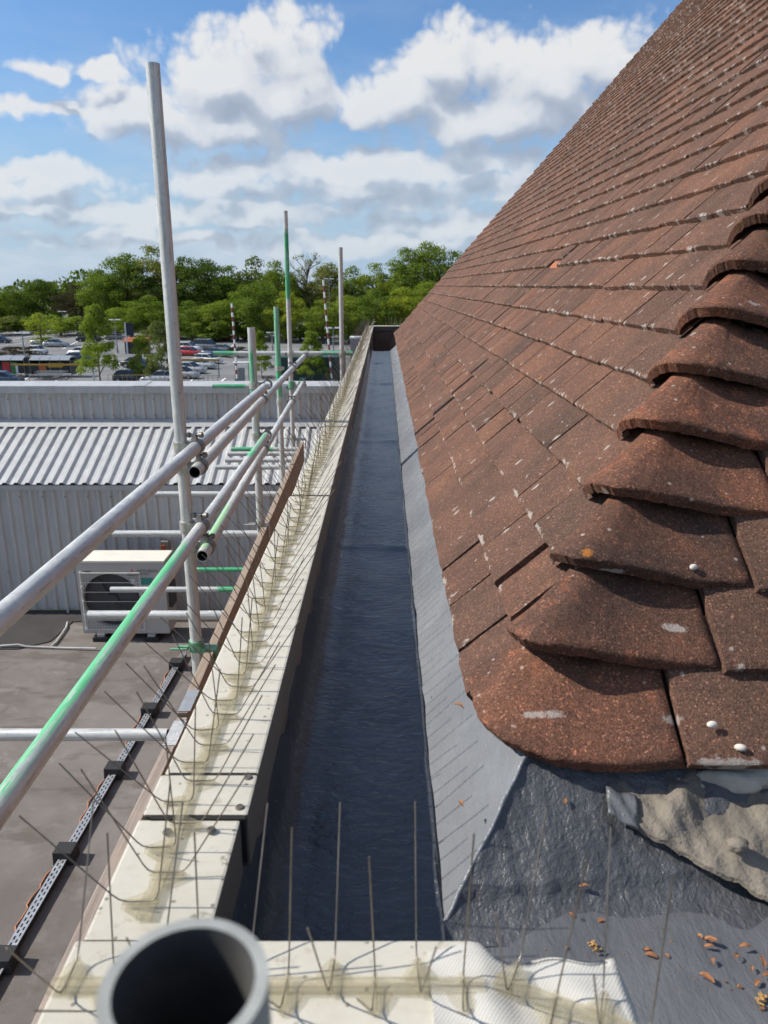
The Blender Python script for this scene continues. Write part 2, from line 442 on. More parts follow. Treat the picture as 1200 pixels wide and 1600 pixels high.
def galv(name, bands=(), green=(.035, .42, .13), solid=False):
    """galvanised tube; bands = (from, to) in metres along the tube that carry green paint"""
    m, t, b = pbr(name, (.5, .5, .5), .45, .55)
    o = t.coord('Object'); x, y, z = t.sep(o)
    st = t.mapping(o, scale=(70, 70, 3.5)); n1 = t.noise(st, 1.0, 6, .7); n2 = t.noise(o, 26, 5, .65); n3 = t.noise(o, 5, 3)
    c = t.mix(t.smooth(n1, .3, .7), (.46, .465, .45), (.64, .64, .61))
    c = t.mix(t.math('MULTIPLY', t.smooth(n2, .52, .72), .55), c, (.66, .65, .60))
    c = t.mix(t.math('MULTIPLY', t.smooth(t.noise(st, 2.3, 5, .7), .55, .70), .7), c, (.17, .155, .13))
    c = t.mix(t.math('MULTIPLY', t.smooth(t.noise(o, 70, 5, .75), .56, .68), .5), c, (.22, .215, .20))
    met = t.math('MULTIPLY_ADD', t.smooth(n2, .4, .65), -.25, .40)
    for a, bb in bands:
        mk = t.math('MULTIPLY', t.smooth(t.math('ADD', z, t.math('MULTIPLY', n3, .2)), a, a + .06), t.smooth(t.math('ADD', z, t.math('MULTIPLY', n3, .2)), bb + .1, bb))
        mk = t.math('MULTIPLY', mk, t.math('MULTIPLY', t.smooth(n1, .36, .50), 1.0 if solid else t.smooth(t.math('ADD', t.math('MULTIPLY', t.math('ADD', x, y), .7 / TR_), t.math('MULTIPLY', t.noise(t.mapping(o, scale=(30, 30, 2.0)), 1.0, 4, .65), 1.4)), .75, 1.15)))
        c = t.mix(mk, c, green); met = t.math('MULTIPLY', met, t.math('SUBTRACT', 1.0, mk))
    t.link(c, b.inputs['Base Color']); t.link(met, b.inputs['Metallic'])
    t.link(t.math('MULTIPLY_ADD', n1, .25, .34), b.inputs['Roughness'])
    t.link(t.bump(t.math('ADD', n1, n2), .25, .0015), b.inputs['Normal'])
    return m


M['galv'] = galv('galvanised_tube')
M['bore'] = simple('shaded_tube_bore', (.060, .058, .055), .8, .1, .4, 30)  # dark base stands in for the shade inside the tubes
M['steel_dark'] = simple('coupler_steel', (.24, .23, .21), .5, .7, .3, 60)
M['coupler_zinc'] = simple('coupler_zinc', (.46, .45, .40), .5, .6, .25, 60)
M['coupler_green'] = simple('coupler_green', (.16, .36, .22), .55, .3, .3, 50)
M['wire'] = simple('spike_wire', (.22, .19, .155), .38, .8, .25, 40)
M['black'] = simple('black_rubber', (.018, .018, .019), .75, 0, .3, 20)
M['black_gap'] = simple('black_gap', (.012, .011, .010), .9)


def plastic_mat():
    m = bpy.data.materials.new('clear_yellowed_plastic'); m.use_nodes = True
    t = NT(m.node_tree); b = t.n['Principled BSDF']; out = t.n['Material Output']
    n = t.noise(t.coord('Object'), 60, 4)
    t.link(t.ramp(n, [(.3, (.52, .47, .36)), (.7, (.40, .355, .26))]), b.inputs['Base Color']); b.inputs['Roughness'].default_value = .16
    t.link(t.bump(n, .4, .002), b.inputs['Normal'])
    tr = t.n.new('ShaderNodeBsdfTransparent'); tr.inputs[0].default_value = (.975, .965, .925, 1)
    mx = t.n.new('ShaderNodeMixShader'); mx.inputs[0].default_value = .16
    t.l.new(tr.outputs[0], mx.inputs[1]); t.l.new(b.outputs[0], mx.inputs[2]); t.l.new(mx.outputs[0], out.inputs[0])
    return m


M['plastic'] = plastic_mat()


def wood_mat(name, a, bcol, axis_scale):
    m, t, b = pbr(name, a, .85, spec=.2)
    o = t.coord('Object'); st = t.mapping(o, scale=axis_scale)
    n = t.noise(st, 1.0, 6, .7, .4); n2 = t.noise(o, 12, 4)
    c = t.mix(t.smooth(n, .3, .7), a, bcol); c = t.mix(t.math('MULTIPLY', t.smooth(n2, .5, .7), .35), c, (.42, .33, .25))
    t.link(c, b.inputs['Base Color']); t.link(t.bump(n, .7, .003), b.inputs['Normal'])
    return m


M['board'] = wood_mat('brown_board', (.255, .195, .15), (.34, .27, .21), (110, 110, 3))
M['board_old'] = wood_mat('weathered_board', (.23, .185, .155), (.36, .30, .26), (130, 130, 3))


def felt_mat():
    m, t, b = pbr('brown_grey_roof_felt', (.14, .12, .11), .85, spec=.3)
    p = t.pos()
    n1 = t.noise(p, .7, 6, .62, .5); n2 = t.noise(p, 5, 6, .65); n3 = t.noise(p, 90, 3)
    c = t.mix(t.smooth(n1, .32, .68), (.122, .105, .093), (.185, .165, .150))
    c = t.mix(t.math('MULTIPLY', t.smooth(n2, .5, .72), .6), c, (.225, .205, .19))
    c = t.mix(t.math('MULTIPLY', t.smooth(t.noise(t.mapping(p, scale=(.8, 1.9, 1)), 1.3, 5, .65), .52, .62), .6), c, (.095, .076, .062))
    c = t.mix(t.math('MULTIPLY', t.smooth(t.noise(p, 2.6, 6, .72), .60, .68), .35), c, (.29, .27, .25))
    t.link(c, b.inputs['Base Color']); t.link(t.bump(t.math('ADD', n3, n2), .3, .006), b.inputs['Normal'])
    return m


M['felt'] = felt_mat()
M['felt_shade'] = simple('painted_roof_shade', (.040, .036, .034), .9, 0, .25, 3, space='W')  # dark base carries the shade band by the clad wall


def clad_mat(name, color):
    m, t, b = pbr(name, color, .45, .15)
    p = t.pos()
    n = t.noise(t.mapping(p, scale=(8, 8, 1.2)), 1.0, 5, .65)
    c = t.mix(t.smooth(n, .3, .75), color, tuple(x * .80 for x in color))
    c = t.mix(t.math('MULTIPLY', t.smooth(t.noise(p, 3, 5, .7), .55, .75), .3), c, tuple(x * .62 for x in color))
    t.link(c, b.inputs['Base Color'])
    return m


M['clad'] = clad_mat('grey_cladding', (.51, .50, .485))
M['clad_roof'] = clad_mat('pale_roof_cladding', (.53, .53, .52))
M['capping'] = clad_mat('grey_capping', (.50, .50, .49))
M['flashing_grey'] = clad_mat('grey_flashing_strip', (.46, .46, .455))
M['ac_white'] = simple('air_unit_shaded_paint', (.42, .405, .37), .45, 0, .06, 3)  # casing base darkened for its shaded front
M['ac_dark'] = simple('air_unit_fan', (.055, .055, .057), .6, 0, .2, 6)
M['white_wire'] = simple('grille_wire', (.62, .60, .55), .45)
M['logo_red'] = simple('logo_red', (.55, .03, .03), .5)
M['text_grey'] = simple('logo_text', (.13, .13, .13), .6)
M['sticker'] = simple('teal_sticker', (.04, .24, .22), .5)
M['paper'] = simple('white_sticker', (.7, .7, .68), .6)
M['pipe_white'] = simple('pipe_white', (.45, .45, .43), .6)
M['switch_grey'] = simple('switch_box', (.25, .23, .18), .5)
M['switch_red'] = simple('switch_red', (.5, .09, .03), .5)
M['brick'] = simple('dark_brick_wall', (.16, .10, .075), .9, 0, .3, 5, space='W')
M['orange'] = simple('orange_cable_sheath', (.42, .16, .07), .7)
M['tray'] = simple('galvanised_tray', (.42, .43, .44), .45, .55, .15, 20)


def mortar_mat():
    m, t, b = pbr('sandy_mortar', (.34, .28, .21), .95, spec=.15)
    p = t.pos()
    c = t.mix(t.smooth(t.noise(p, 13, 5, .65), .35, .65), (.225, .195, .155), (.145, .128, .107))
    c = t.mix(t.math('MULTIPLY', t.smooth(t.noise(p, 30, 5, .6), .55, .7), .6), c, (.17, .15, .13))
    t.link(c, b.inputs['Base Color']); t.link(t.bump(t.math('ADD', t.noise(p, 190, 4), t.noise(p, 45, 4)), .6, .004), b.inputs['Normal'])
    return m


M['mortar'] = mortar_mat()
M['mortar_white'] = simple('pale_mortar', (.40, .365, .31), .95, 0, .2, 30, space='W', bump=.5)
M['leaf_dry'] = simple('dry_leaf', (.27, .115, .045), .8, 0, .45, 120, space='W')
M['catkin'] = simple('dry_catkin', (.42, .25, .09), .85, 0, .4, 200, space='W')
M['pebble'] = simple('pale_grit', (.55, .50, .43), .9, 0, .2, 60, space='W')
M['dark_clip'] = simple('screw_head', (.16, .14, .11), .5, .5, .3, 80)

# ------------------------------------------------------------------ the big structure
GZ = 0.0


def sheet(name, x0, x1, y0, y1, z, mat, kind='structure', parent=None):
    m = MB(); m.add([(x0, y0, z), (x1, y0, z), (x1, y1, z), (x0, y1, z)], [(0, 1, 2, 3)])
    o = m.build(name, mat, parent)
    if kind: tag(o, kind=kind)
    return o


def ground_mat():
    m, t, b = pbr('ground_grass_earth', (.1, .12, .05), .95)
    p = t.pos(); n = t.noise(p, .05, 5, .6)
    t.link(t.mix(t.smooth(n, .35, .65), (.055, .085, .025), (.10, .105, .05)), b.inputs['Base Color'])
    return m


def asphalt_mat():
    m, t, b = pbr('car_park_asphalt', (.12, .12, .12), .9, spec=.25)
    p = t.pos(); n = t.noise(t.mapping(p, scale=(.05, .16, .1)), 1.0, 5, .6); n2 = t.noise(p, 1.5, 4)
    c = t.mix(t.smooth(n, .35, .65), (.15, .15, .152), (.215, .212, .207)); c = t.mix(t.math('MULTIPLY', t.smooth(n2, .4, .7), .25), c, (.12, .12, .12))
    t.link(c, b.inputs['Base Color'])
    return m


M['ground'] = ground_mat(); M['asphalt'] = asphalt_mat()
M['paint'] = simple('road_paint', (.72, .72, .70), .8, 0, .1, 2, space='W')
sheet('ground', -1500, 1500, -900, 2500, GZ - .02, M['ground'])
sheet('car_park', -160, 60, 20, 232, GZ, M['asphalt'])

ZF = CZ - 4.05                      # the flat felt roof beside the parapet
YW = 9.2                            # the clad wall
fl = sheet('flat_roof', -14, -0.30, -6, YW + .02, ZF, M['felt'])
# dark sheet standing in for the shade along the foot of the clad wall
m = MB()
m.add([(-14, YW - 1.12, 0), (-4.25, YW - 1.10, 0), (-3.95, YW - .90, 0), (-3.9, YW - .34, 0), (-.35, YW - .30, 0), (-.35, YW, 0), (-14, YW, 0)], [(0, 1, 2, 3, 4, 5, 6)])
o = m.build('shade_strip', M['felt_shade'], fl); o.location.z = ZF + .012


# clad building: every sheet its own part
def corrugated(width, length, pitch=.14, depth=.024, thick=.002):
    """trapezoid sheet in local x (width), y (length), z (profile)"""
    prof = []; x = 0
    while x < width - 1e-6:
        for dx, z in ((0, 0), (.46, 0), (.60, 1), (.86, 1)):
            xx = x + dx * pitch
            if xx <= width: prof.append((xx, z * depth))
        x += pitch
    prof.append((width, 0))
    m = MB(); m.slab([[(a, y, b) for a, b in prof] for y in (0, length)], (0, 0, -thick), False)
    return m.mesh('cladding_sheet')


clad = thing('clad_building', 'low grey metal clad building with ribbed walls beyond the flat roof', 'building', (0, 0, 0))
SW = .14 * 7
zl0, zl1 = ZF, CZ - 2.335
slope_l = math.hypot(1.184, .552); zs1 = CZ - 1.783; YU = YW + 1.184; zu1 = CZ - 1.308
me_low = corrugated(SW - .002, zl1 - zl0 - .11); me_slope = corrugated(SW - .002, slope_l - .05, depth=.027); me_up = corrugated(SW - .002, zu1 - zs1 - .06)
for me, mt in ((me_low, 'clad'), (me_slope, 'clad_roof'), (me_up, 'clad')): me.materials.append(M[mt])
x = -14.0
while x < .8:
    o = link('wall_sheet', me_low, None, clad); o.matrix_world = Matrix.Translation((x, YW, zl0 + .03)) @ Euler((R(90), 0, 0)).to_matrix().to_4x4()
    o = link('roof_sheet', me_slope, None, clad); o.matrix_world = Matrix.Translation((x, YW - .04, zl1 - .01)) @ Euler((math.atan2(.552, 1.184), 0, 0)).to_matrix().to_4x4()
    o = link('wall_sheet', me_up, None, clad); o.matrix_world = Matrix.Translation((x, YU, zs1 + .02)) @ Euler((R(90), 0, 0)).to_matrix().to_4x4()
    x += SW
m = MB()
xx = -9.0
while xx < .5:
    for yy, zz in ((YW - .032, zl1 - .17), (YW - .032, zl0 + .55), (YU - .03, zu1 - .16), (YU - .03, zs1 + .10)): m.tube((xx + .02, yy, zz), (xx + .02, yy - .010, zz), .011, .008, 6)
    xx += .28
tag(m.build('fixing_screws', M['steel_dark'], clad), kind='stuff')
m = MB(); m.bbox((-14, YW - .035, zl1 - .09), (.9, YW - .005, zl1 - .022)); m.build('eaves_flashing', M['flashing_grey'], clad)
m = MB(); m.prism([(YU - .16, zs1 - .035), (YU - .045, zs1 + .045), (YU - .012, zs1 + .045), (YU - .012, zs1 - .0)], -14, .9); m.build('apron_flashing', M['flashing_grey'], clad)
for a, b in ((-14, -6.2), (-6.196, -3.35), (-3.2, -.2), (-.196, 2)):
    m = MB(); m.prism([(YU - .07, zu1 - .075), (YU - .07, zu1 + .02), (YU + .30, zu1 + .045), (YU + .30, zu1 - .075)], a, b); m.build('wall_capping', M['capping'], clad)
m = MB(); m.prism([(YU - .078, zu1 - .082), (YU - .078, zu1 + .026), (YU + .305, zu1 + .051), (YU + .305, zu1 - .08)], -3.36, -3.19); m.build('capping_joint', M['flashing_grey'], clad)
m = MB(); m.bbox((-14, YU + .04, 0), (2, YU + .32, zu1 - .08)); m.build('wall', M['clad'], clad)
m = MB(); m.bbox((-14, YW + .06, 0), (2, YU + .03, ZF + 1.0)); m.build('wall', M['clad'], clad)

# main building: dark wall below the parapet on the flat roof side
ZC = CZ - .50                       # top of the coping
ZG = CZ - .67                       # gutter floor
XO, XI = -.246, -.134               # outer and inner coping edges
YE = 10.2                           # far end of the parapet
par = thing('parapet_wall', 'low parapet with off-white coping running beside the long gutter', 'wall')
m = MB(); m.bbox((-.214, .385, ZF - .5), (XI - .012, YE, ZC - .012)); m.build('wall', M['brick'], par)
m = MB(); m.bbox((XI - .008, .395, ZF), (.168, .475, ZC - .016)); m.build('end_wall', M['brick'], par)
m = MB(); m.bbox((XI - .010, YE - .14, ZF), (.42, YE, ZC - .02)); m.build('end_wall', M['brick'], par)


def coping(x0, x1, y0, y1, drop=.062, th=.008, inset=0.0):
    m = MB()
    m.box(((x0 + x1) / 2, (y0 + y1) / 2, ZC - drop / 2), (x1 - x0, y1 - y0, drop))
    return m


joints = [.4900, .638, .706, 1.84, 2.81, 3.95, 5.1, 6.25, 7.4, 8.6, YE]
for i in range(len(joints) - 1):
    a, b = joints[i] + .0018, joints[i + 1] - .0018
    dx = -.006 if i == 0 else random.uniform(-.0012, .0012)
    m = coping((-.240 if i == 0 else -.2365 if i == 1 else -.2335 if i == 2 else -.230) + random.uniform(-.001, .001), XI + dx, a, b)
    o = m.build('coping_panel', M['coping'], par, bevel=.003); o.location.z = (0.0022 if i == 1 else 0) + random.uniform(-.0006, .0006)
    if i: # black sealant in the joint
        m = MB(); m.bbox((-.228, joints[i] - .0035, ZC - .05), (XI - .0015, joints[i] + .003, ZC + .0012)); m.build('joint_sealant', M['black_gap'], par)
m = coping(XO, .072, .379, .4915); m.build('coping_panel', M['coping'], par, bevel=.003)
m = coping(XI - .003, .40, YE - .15, YE + .01); o = m.build('coping_panel', M['coping'], par, bevel=.003); o.location.z = .004
# dark stained facing hung below the inner coping edge
for a, b, dx in ((.4935, .662, -.010), (.664, 3.3, 0), (3.303, 6.4, .002), (6.403, YE - .16, 0)):
    m = MB(); m.bbox((XI - .016, a, ZC - .12), (XI - .006 + dx, b, ZC - .060)); m.build('fascia_board', M['brick'], par)
# screws in the strap
for (px, py) in ((388, 1218), (375, 1265), (330, 1300), (262, 1303)):
    p = at(px, py, z=-.50); m = MB()
    m.tube((0, 0, 0), (0, 0, .002), .0048, .0036, 12); o = m.build('screw', M['dark_clip'], par); o.location = (p.x, p.y, ZC + .0022)

# white membrane turned over the end of the short parapet
m = MB(); rows = []
NX, NY = 34, 18
for j in range(NY + 1):
    row = []
    for i in range(NX + 1):
        x = .035 + i / NX * .148; y = .366 + j / NY * .122
        zz = ZC + .0035 + .0016 * math.sin(x * 90 + y * 30) + .0012 * math.sin(y * 140 + x * 60)
        if x > .076: zz -= .005 * min(1, (x - .076) / .02)
        if i == NX: zz -= .012
        if j == NY: zz -= .010; y += .001
        yy = y - (.010 * min(1, max(0, (x - .076) / .012)) if j >= NY - 1 else 0) + .0025 * math.sin(x * 110)
        row.append((x + .004 * math.sin(y * 60) * (i == NX), yy, zz))
    rows.append(row)
m.slab(rows, (0, 0, -.0025)); m.build('membrane', M['membrane'], par)

# ------------------------------------------------------------------ gutter
XW = XI - .006; XR = .0665
gut = thing('box_gutter', 'long grey coated box gutter between the parapet and the tiled roof', 'gutter')


def gz(x, y):
    """gutter floor height"""
    z = ZG + .0016 * math.sin(y * 9 + x * 14) + .0012 * math.sin(y * 23 - x * 31) + .0007 * math.sin(y * 57 + x * 40)
    for ys in (1.95, 3.4, 5.5, 7.0):
        z += .006 * math.exp(-((y - ys + .01 * math.sin(x * 40)) / .016) ** 2)
    return z


ys = list(np.concatenate([np.arange(.40, 2.0, .02), np.arange(2.0, 8.35, .035)]))
prof = [(XW - .002, .115), (XW + .002, .06), (XW + .006, .03), (XW + .016, .010), (XW + .034, .001)] + [(x, 0) for x in np.linspace(-.085, XR - .012, 9)] + [(XR - .003, .003)]
m = MB(); rows = []
for y in ys:
    rows.append([(x + (.0015 * math.sin(y * 31) if h else 0), y, (gz(x, y) if h < .02 else ZG) + h) for x, h in prof])
m.grid(rows, True); m.build('gutter_lining', M['lining'], gut, fix=True)
# sump beyond the end of the lining
m = MB(); m.bbox((XW - .05, 8.34, ZG - .55), (.5, YE, ZG - .5)); m.build('sump', M['black_gap'], gut)
m = MB(); m.bbox((XW, 8.30, ZG - .5), (XR + .1, 8.335, ZG - .012)); m.build('sump_wall', M['brick'], gut)
# floor of the return gutter on the near side
m = MB(); rows = []
for y in np.linspace(-.35, .90, 70):
    rows.append([(x, y, ZG - .003 + .0022 * math.sin(x * 21 + y * 13) + .0016 * math.sin(x * 47 - y * 39) + max(0, (x - .36)) * .03) for x in np.linspace(XR - .02, 1.7, 80)])
m.grid(rows, True); m.build('return_floor', M['coating_mid'], gut, fix=True)

# roof geometry
PIT = R(48.46)
AX, BZ, AY = .0696, .0786, .083      # step of a course: inwards, up, and inwards on the hip end
EX, EY, EZ = .128, .92, CZ - .563    # lower edge of the first course, left end of the bonnets
HY = .811                            # lower edge of the first course on the hip end
YG = 9.62                            # far verge
W_UP = Vector((math.cos(PIT), 0, math.sin(PIT))); N_UP = Vector((-math.sin(PIT), 0, math.cos(PIT)))
PIT2 = math.atan2(BZ, AY)
W2 = Vector((0, math.cos(PIT2), math.sin(PIT2))); N2 = Vector((0, -math.sin(PIT2), math.cos(PIT2)))

# sloping flashing between the gutter and the eaves, with its corner crest
m = MB(); rows = []
SL = 1.0
yf = list(np.concatenate([np.linspace(.68, 2.2, 70), np.linspace(2.24, 8.35, 110)]))
for j, y in enumerate(yf):
    row = []
    for i, x in enumerate(np.linspace(XR - .003, .185, 13)):
        t_ = (x - XR) / .1035
        yy = y + max(0, 1 - (y - .68) / .5) * (.142 * t_)     # the near end follows the crest
        z = ZG + .001 + (x - XR) * SL + .0014 * math.sin(yy * 19 + x * 25) + .001 * math.sin(yy * 51 - x * 43)
        z += .004 * math.exp(-((yy - 1.18 - (x - XR) * .6) / .014) ** 2) + .003 * math.exp(-((yy - 3.45) / .014) ** 2)
        row.append((x, yy, z))
    rows.append(row)
m.grid(rows, True); m.build('eaves_flashing', M['coating'], gut, fix=True)
CR0 = Vector((XR, .68, ZG)); CR1 = Vector((.185, .842, ZG + .118))
# rough front facet
def floor_z(x): return ZG - .003 + max(0, x - .36) * .03


rng2 = np.random.default_rng(3)
lump = [(rng2.uniform(.07, 1.0), rng2.uniform(.66, .86), rng2.uniform(.006, .022), rng2.uniform(.0008, .0035)) for _ in range(130)]
m = MB(); rows = []
NXF, NYF = 170, 40
for j in range(NYF + 1):
    s_ = j / NYF * 1.12 - .16; row = []
    for i in range(NXF + 1):
        q = i / NXF
        a = CR0.lerp(CR1, s_); x = a.x + (1.5 - a.x) * q ** 1.7
        y = a.y + (x - a.x) * .02
        z = ZG - .0872 * (x - .0665) + .757 * (y - .68)
        fz_ = floor_z(x) - .0015
        z = z if z - fz_ > .02 else fz_ + .02 * math.exp((z - fz_ - .02) / .02) - .004     # a filleted foot
        dz = sum(h * math.exp(-((x - lx) ** 2 + (y - ly) ** 2) / (r * r)) for lx, ly, r, h in lump)
        dz += .0010 * math.sin(x * 190 + y * 60) + .0010 * math.sin(y * 230 + x * 80)
        dz *= min(1, q * 25) * min(1, max(0, (z - fz_) / .02))
        row.append((x, y, z + dz + .005 * math.exp(-(q * 14) ** 2)))
    rows.append(row)
m.grid(rows, True); m.build('front_flashing', M['facet'], gut, fix=True)
# bead of coating along the crest
m = MB(); pts = [CR0.lerp(CR1, k / 14) + Vector((random.uniform(-.001, .001), random.uniform(-.001, .001), .0012 + random.uniform(0, .001))) for k in range(15)]
m.path(pts, [.0024 + random.uniform(0, .0012) for _ in pts], 8); m.build('crest_bead', M['coating'], gut)
# bead where the lining meets the sloping flashing
m = MB(); pts = [(XR - .003 + random.uniform(-.0008, .0008), y, ZG + .001) for y in np.arange(.66, 8.3, .06)]
m.path(pts, .0028, 6); m.build('seam_bead', M['lining'], gut)

# ------------------------------------------------------------------ tiled roof
roof = thing('tiled_roof', 'steep roof of brown concrete plain tiles with bonnet hip tiles', 'roof', (0, 0, 0))
TW, TL, TT = .1725, .205, .0148


def tile_mb(width, n=4, wob=0.0, seed=0, TL=TL):
    """tile: local x across, y up the slope, z out; its lower edge at y=0, bottom at z=0"""
    r = random.Random(seed); rows = []
    ysr = (0, .004, .022, TL * .37, TL * .65, TL)
    for j, y in enumerate(ysr):
        row = []
        for i in range(n + 1):
            x = (i / n - .5) * width
            camber = .0025 * (1 - (2 * i / n - 1) ** 2) + .001 * (1 - y / TL)
            row.append((x, y + (r.uniform(-1, 1) * wob if j < 2 else 0), TT + camber - (.0028 if j == 0 else 0) + r.uniform(-1, 1) * wob * .35))
        rows.append(row)
    m = MB(); m.slab(rows, lambda p: Vector((p.x, p.y, p.z - TT + .001)), True)
    return m, [(v[1] < .006) for v in m.v]


def set_edge(me, flags, tint=None):
    a = me.attributes.new('edge', 'FLOAT', 'POINT'); a.data.foreach_set('value', [1.0 if f else 0.0 for f in flags])
    if tint is not None:
        a = me.attributes.new('tint', 'FLOAT', 'POINT'); a.data.foreach_set('value', tint)


tile_meshes = {}


def tile_mesh(width, variant, TL=TL):
    key = (round(width, 3), variant, TL)
    if key not in tile_meshes:
        mb, fl_ = tile_mb(width, 4, .0016, variant, TL); me = mb.mesh('tile'); set_edge(me, fl_); me.materials.append(M['tile']); tile_meshes[key] = me
    return tile_meshes[key]


def frame(org, ex, ey, ez):
    mt = Matrix.Identity(4)
    for i in range(3): mt[i][0] = ex[i]; mt[i][1] = ey[i]; mt[i][2] = ez[i]; mt[i][3] = org[i]
    return mt


TILT = TT / .105 * .92
NC = 54
cand = []
for k in range(NC):
    y0 = EY + AY * k + .015 + (.03 if k < 2 else 0); y = y0; off = (k % 2) * TW / 2
    y_start = .40 + off + TW * math.ceil((y0 - .40 - off) / TW) - TW
    n = 0
    while True:
        a = y_start + n * TW; b = a + TW; n += 1
        a2 = max(a, y0)
        if b - a2 < .035: continue
        if a2 > YG: break
        b2 = min(b, YG + random.uniform(-.012, .012))
        if b2 - a2 < .03: break
        cand.append((k, a2, b2, 'm' if a2 > y0 + .03 else 's'))
# hip end
for k in range(34):
    x0 = EX + AX * k + .238; off = (k % 2) * TW / 2
    xs = x0
    first = True
    while xs < 2.6:
        w = TW if not first else TW * (.55 if k % 2 else 1.0)
        cand.append((k, xs, xs + w, 'h')); xs += w; first = False


def cand_pos(c):
    k, a, b, s = c
    if s in 'ms': return Vector((EX + AX * k, (a + b) / 2, EZ + BZ * k))
    return Vector(((a + b) / 2, HY + AY * k, EZ + BZ * k))


def in_view(p):
    r = p - Vector((0, 0, CZ)); d = r.y * cp - r.z * sp
    if d < .05: return False
    u = 600 + F * r.x / d; v = 800 - F * (r.y * sp + r.z * cp) / d
    return -60 < u < 1260 and -60 < v < 1660


cand.sort(key=lambda c: (0 if in_view(cand_pos(c)) else 1, (cand_pos(c) - Vector((0, 0, CZ))).length))
rest = MB(); rest_edge = []; rest_tint = []
rj = random.Random(5)
SLIP = at(868, 415, d=1.0) - Vector((0, 0, CZ))
# which tile is slipped: nearest to the photograph's orange gap
best_i, best_d = None, 1e9
for i, c in enumerate(cand):
    if c[3] == 'm':
        p = cand_pos(c) - Vector((0, 0, CZ)); ang = p.angle(SLIP)
        if ang < best_d and p.length < 5: best_d, best_i = ang, i
for i, c in enumerate(cand):
    k, a, b, s = c; w = b - a - .0034
    lift = rj.uniform(0, .0022); rot = rj.gauss(0, .004); slip = rj.gauss(0, .0016)
    if s == 'm' and k < 2 and a < 1.75: lift += rj.uniform(0, .007); rot += rj.gauss(0, .010)
    up, nrm, ex = (W_UP, N_UP, Vector((0, -1, 0))) if s in 'ms' else (W2, N2, Vector((1, 0, 0)))
    org = cand_pos(c) + up * slip + nrm * (.000 + lift)
    if i == best_i:
        org += up * .034
        mb = MB(); mb.box((0, 0, 0), (w, .045, .004)); o = mb.build('tile_patch', M['fresh_tile'], roof)
        o.matrix_world = frame(cand_pos(c) + up * .02 + nrm * .0035, ex, up, nrm)
    ey = (up - nrm * TILT).normalized(); ez = ex.cross(ey)
    rotm = Matrix.Rotation(rot, 4, 'Z') @ Matrix.Rotation(rj.gauss(0, .006), 4, 'Y')
    mt = frame(org, ex, ey, ez) @ rotm
    if i < 300:
        o = link('tile', tile_mesh(w if w < TW * .93 else TW - .0034, i % 7, .128 if s == 's' else TL), None, roof); o.matrix_world = mt
    else:
        mb, fl_ = tile_mb(w, 2, .0014, i % 50, .128 if s == 's' else TL)
        tv = rj.random()
        rest.add([mt @ Vector(v) for v in mb.v], mb.f, True); rest.sm[-len(mb.f):] = mb.sm
        rest_edge += fl_; rest_tint += [tv] * len(mb.v)
me = rest.mesh('tile'); set_edge(me, rest_edge, rest_tint)
tag(link('tile', me, M['tile'], roof), 'remaining roof tiles up to the far verge', kind='stuff')
# boarding below the tiles
m = MB(); kk = NC + 1
e0 = Vector((EX, 0, EZ)) - N_UP * .026 + W_UP * .02; e1 = e0 + Vector((AX * kk, 0, BZ * kk))
m.slab([[(e0.x, EY - .06, e0.z), (e0.x, YG - .06, e0.z)], [(e1.x, EY - .06 + AY * kk, e1.z), (e1.x, YG - .06, e1.z)]], -N_UP * .02, False); m.build('underlay', M['roof_deck'], roof)
h0 = Vector((0, HY, EZ)) - N2 * .026 + W2 * .02
m = MB(); m.slab([[(EX + .07, h0.y, h0.z), (2.7, h0.y, h0.z)], [(EX + AX * 34 + .07, h0.y + AY * 34, h0.z + BZ * 34), (2.75, h0.y + AY * 34, h0.z + BZ * 34)]], -N2 * .02, False); m.build('underlay', M['roof_deck'], roof)


# bonnet tiles
def catmull(pts, n):
    out = []; pts = [Vector(p) for p in pts]; P_ = [pts[0] * 2 - pts[1]] + pts + [pts[-1] * 2 - pts[-2]]
    seg = len(pts) - 1
    for i in range(n + 1):
        f = i / n * seg; k = min(int(f), seg - 1); t = f - k
        a, b, c, d = P_[k:k + 4]
        out.append(.5 * ((2 * b) + (c - a) * t + (2 * a - 5 * b + 4 * c - d) * t * t + (3 * b - a - 3 * c + d) * t ** 3))
    return out


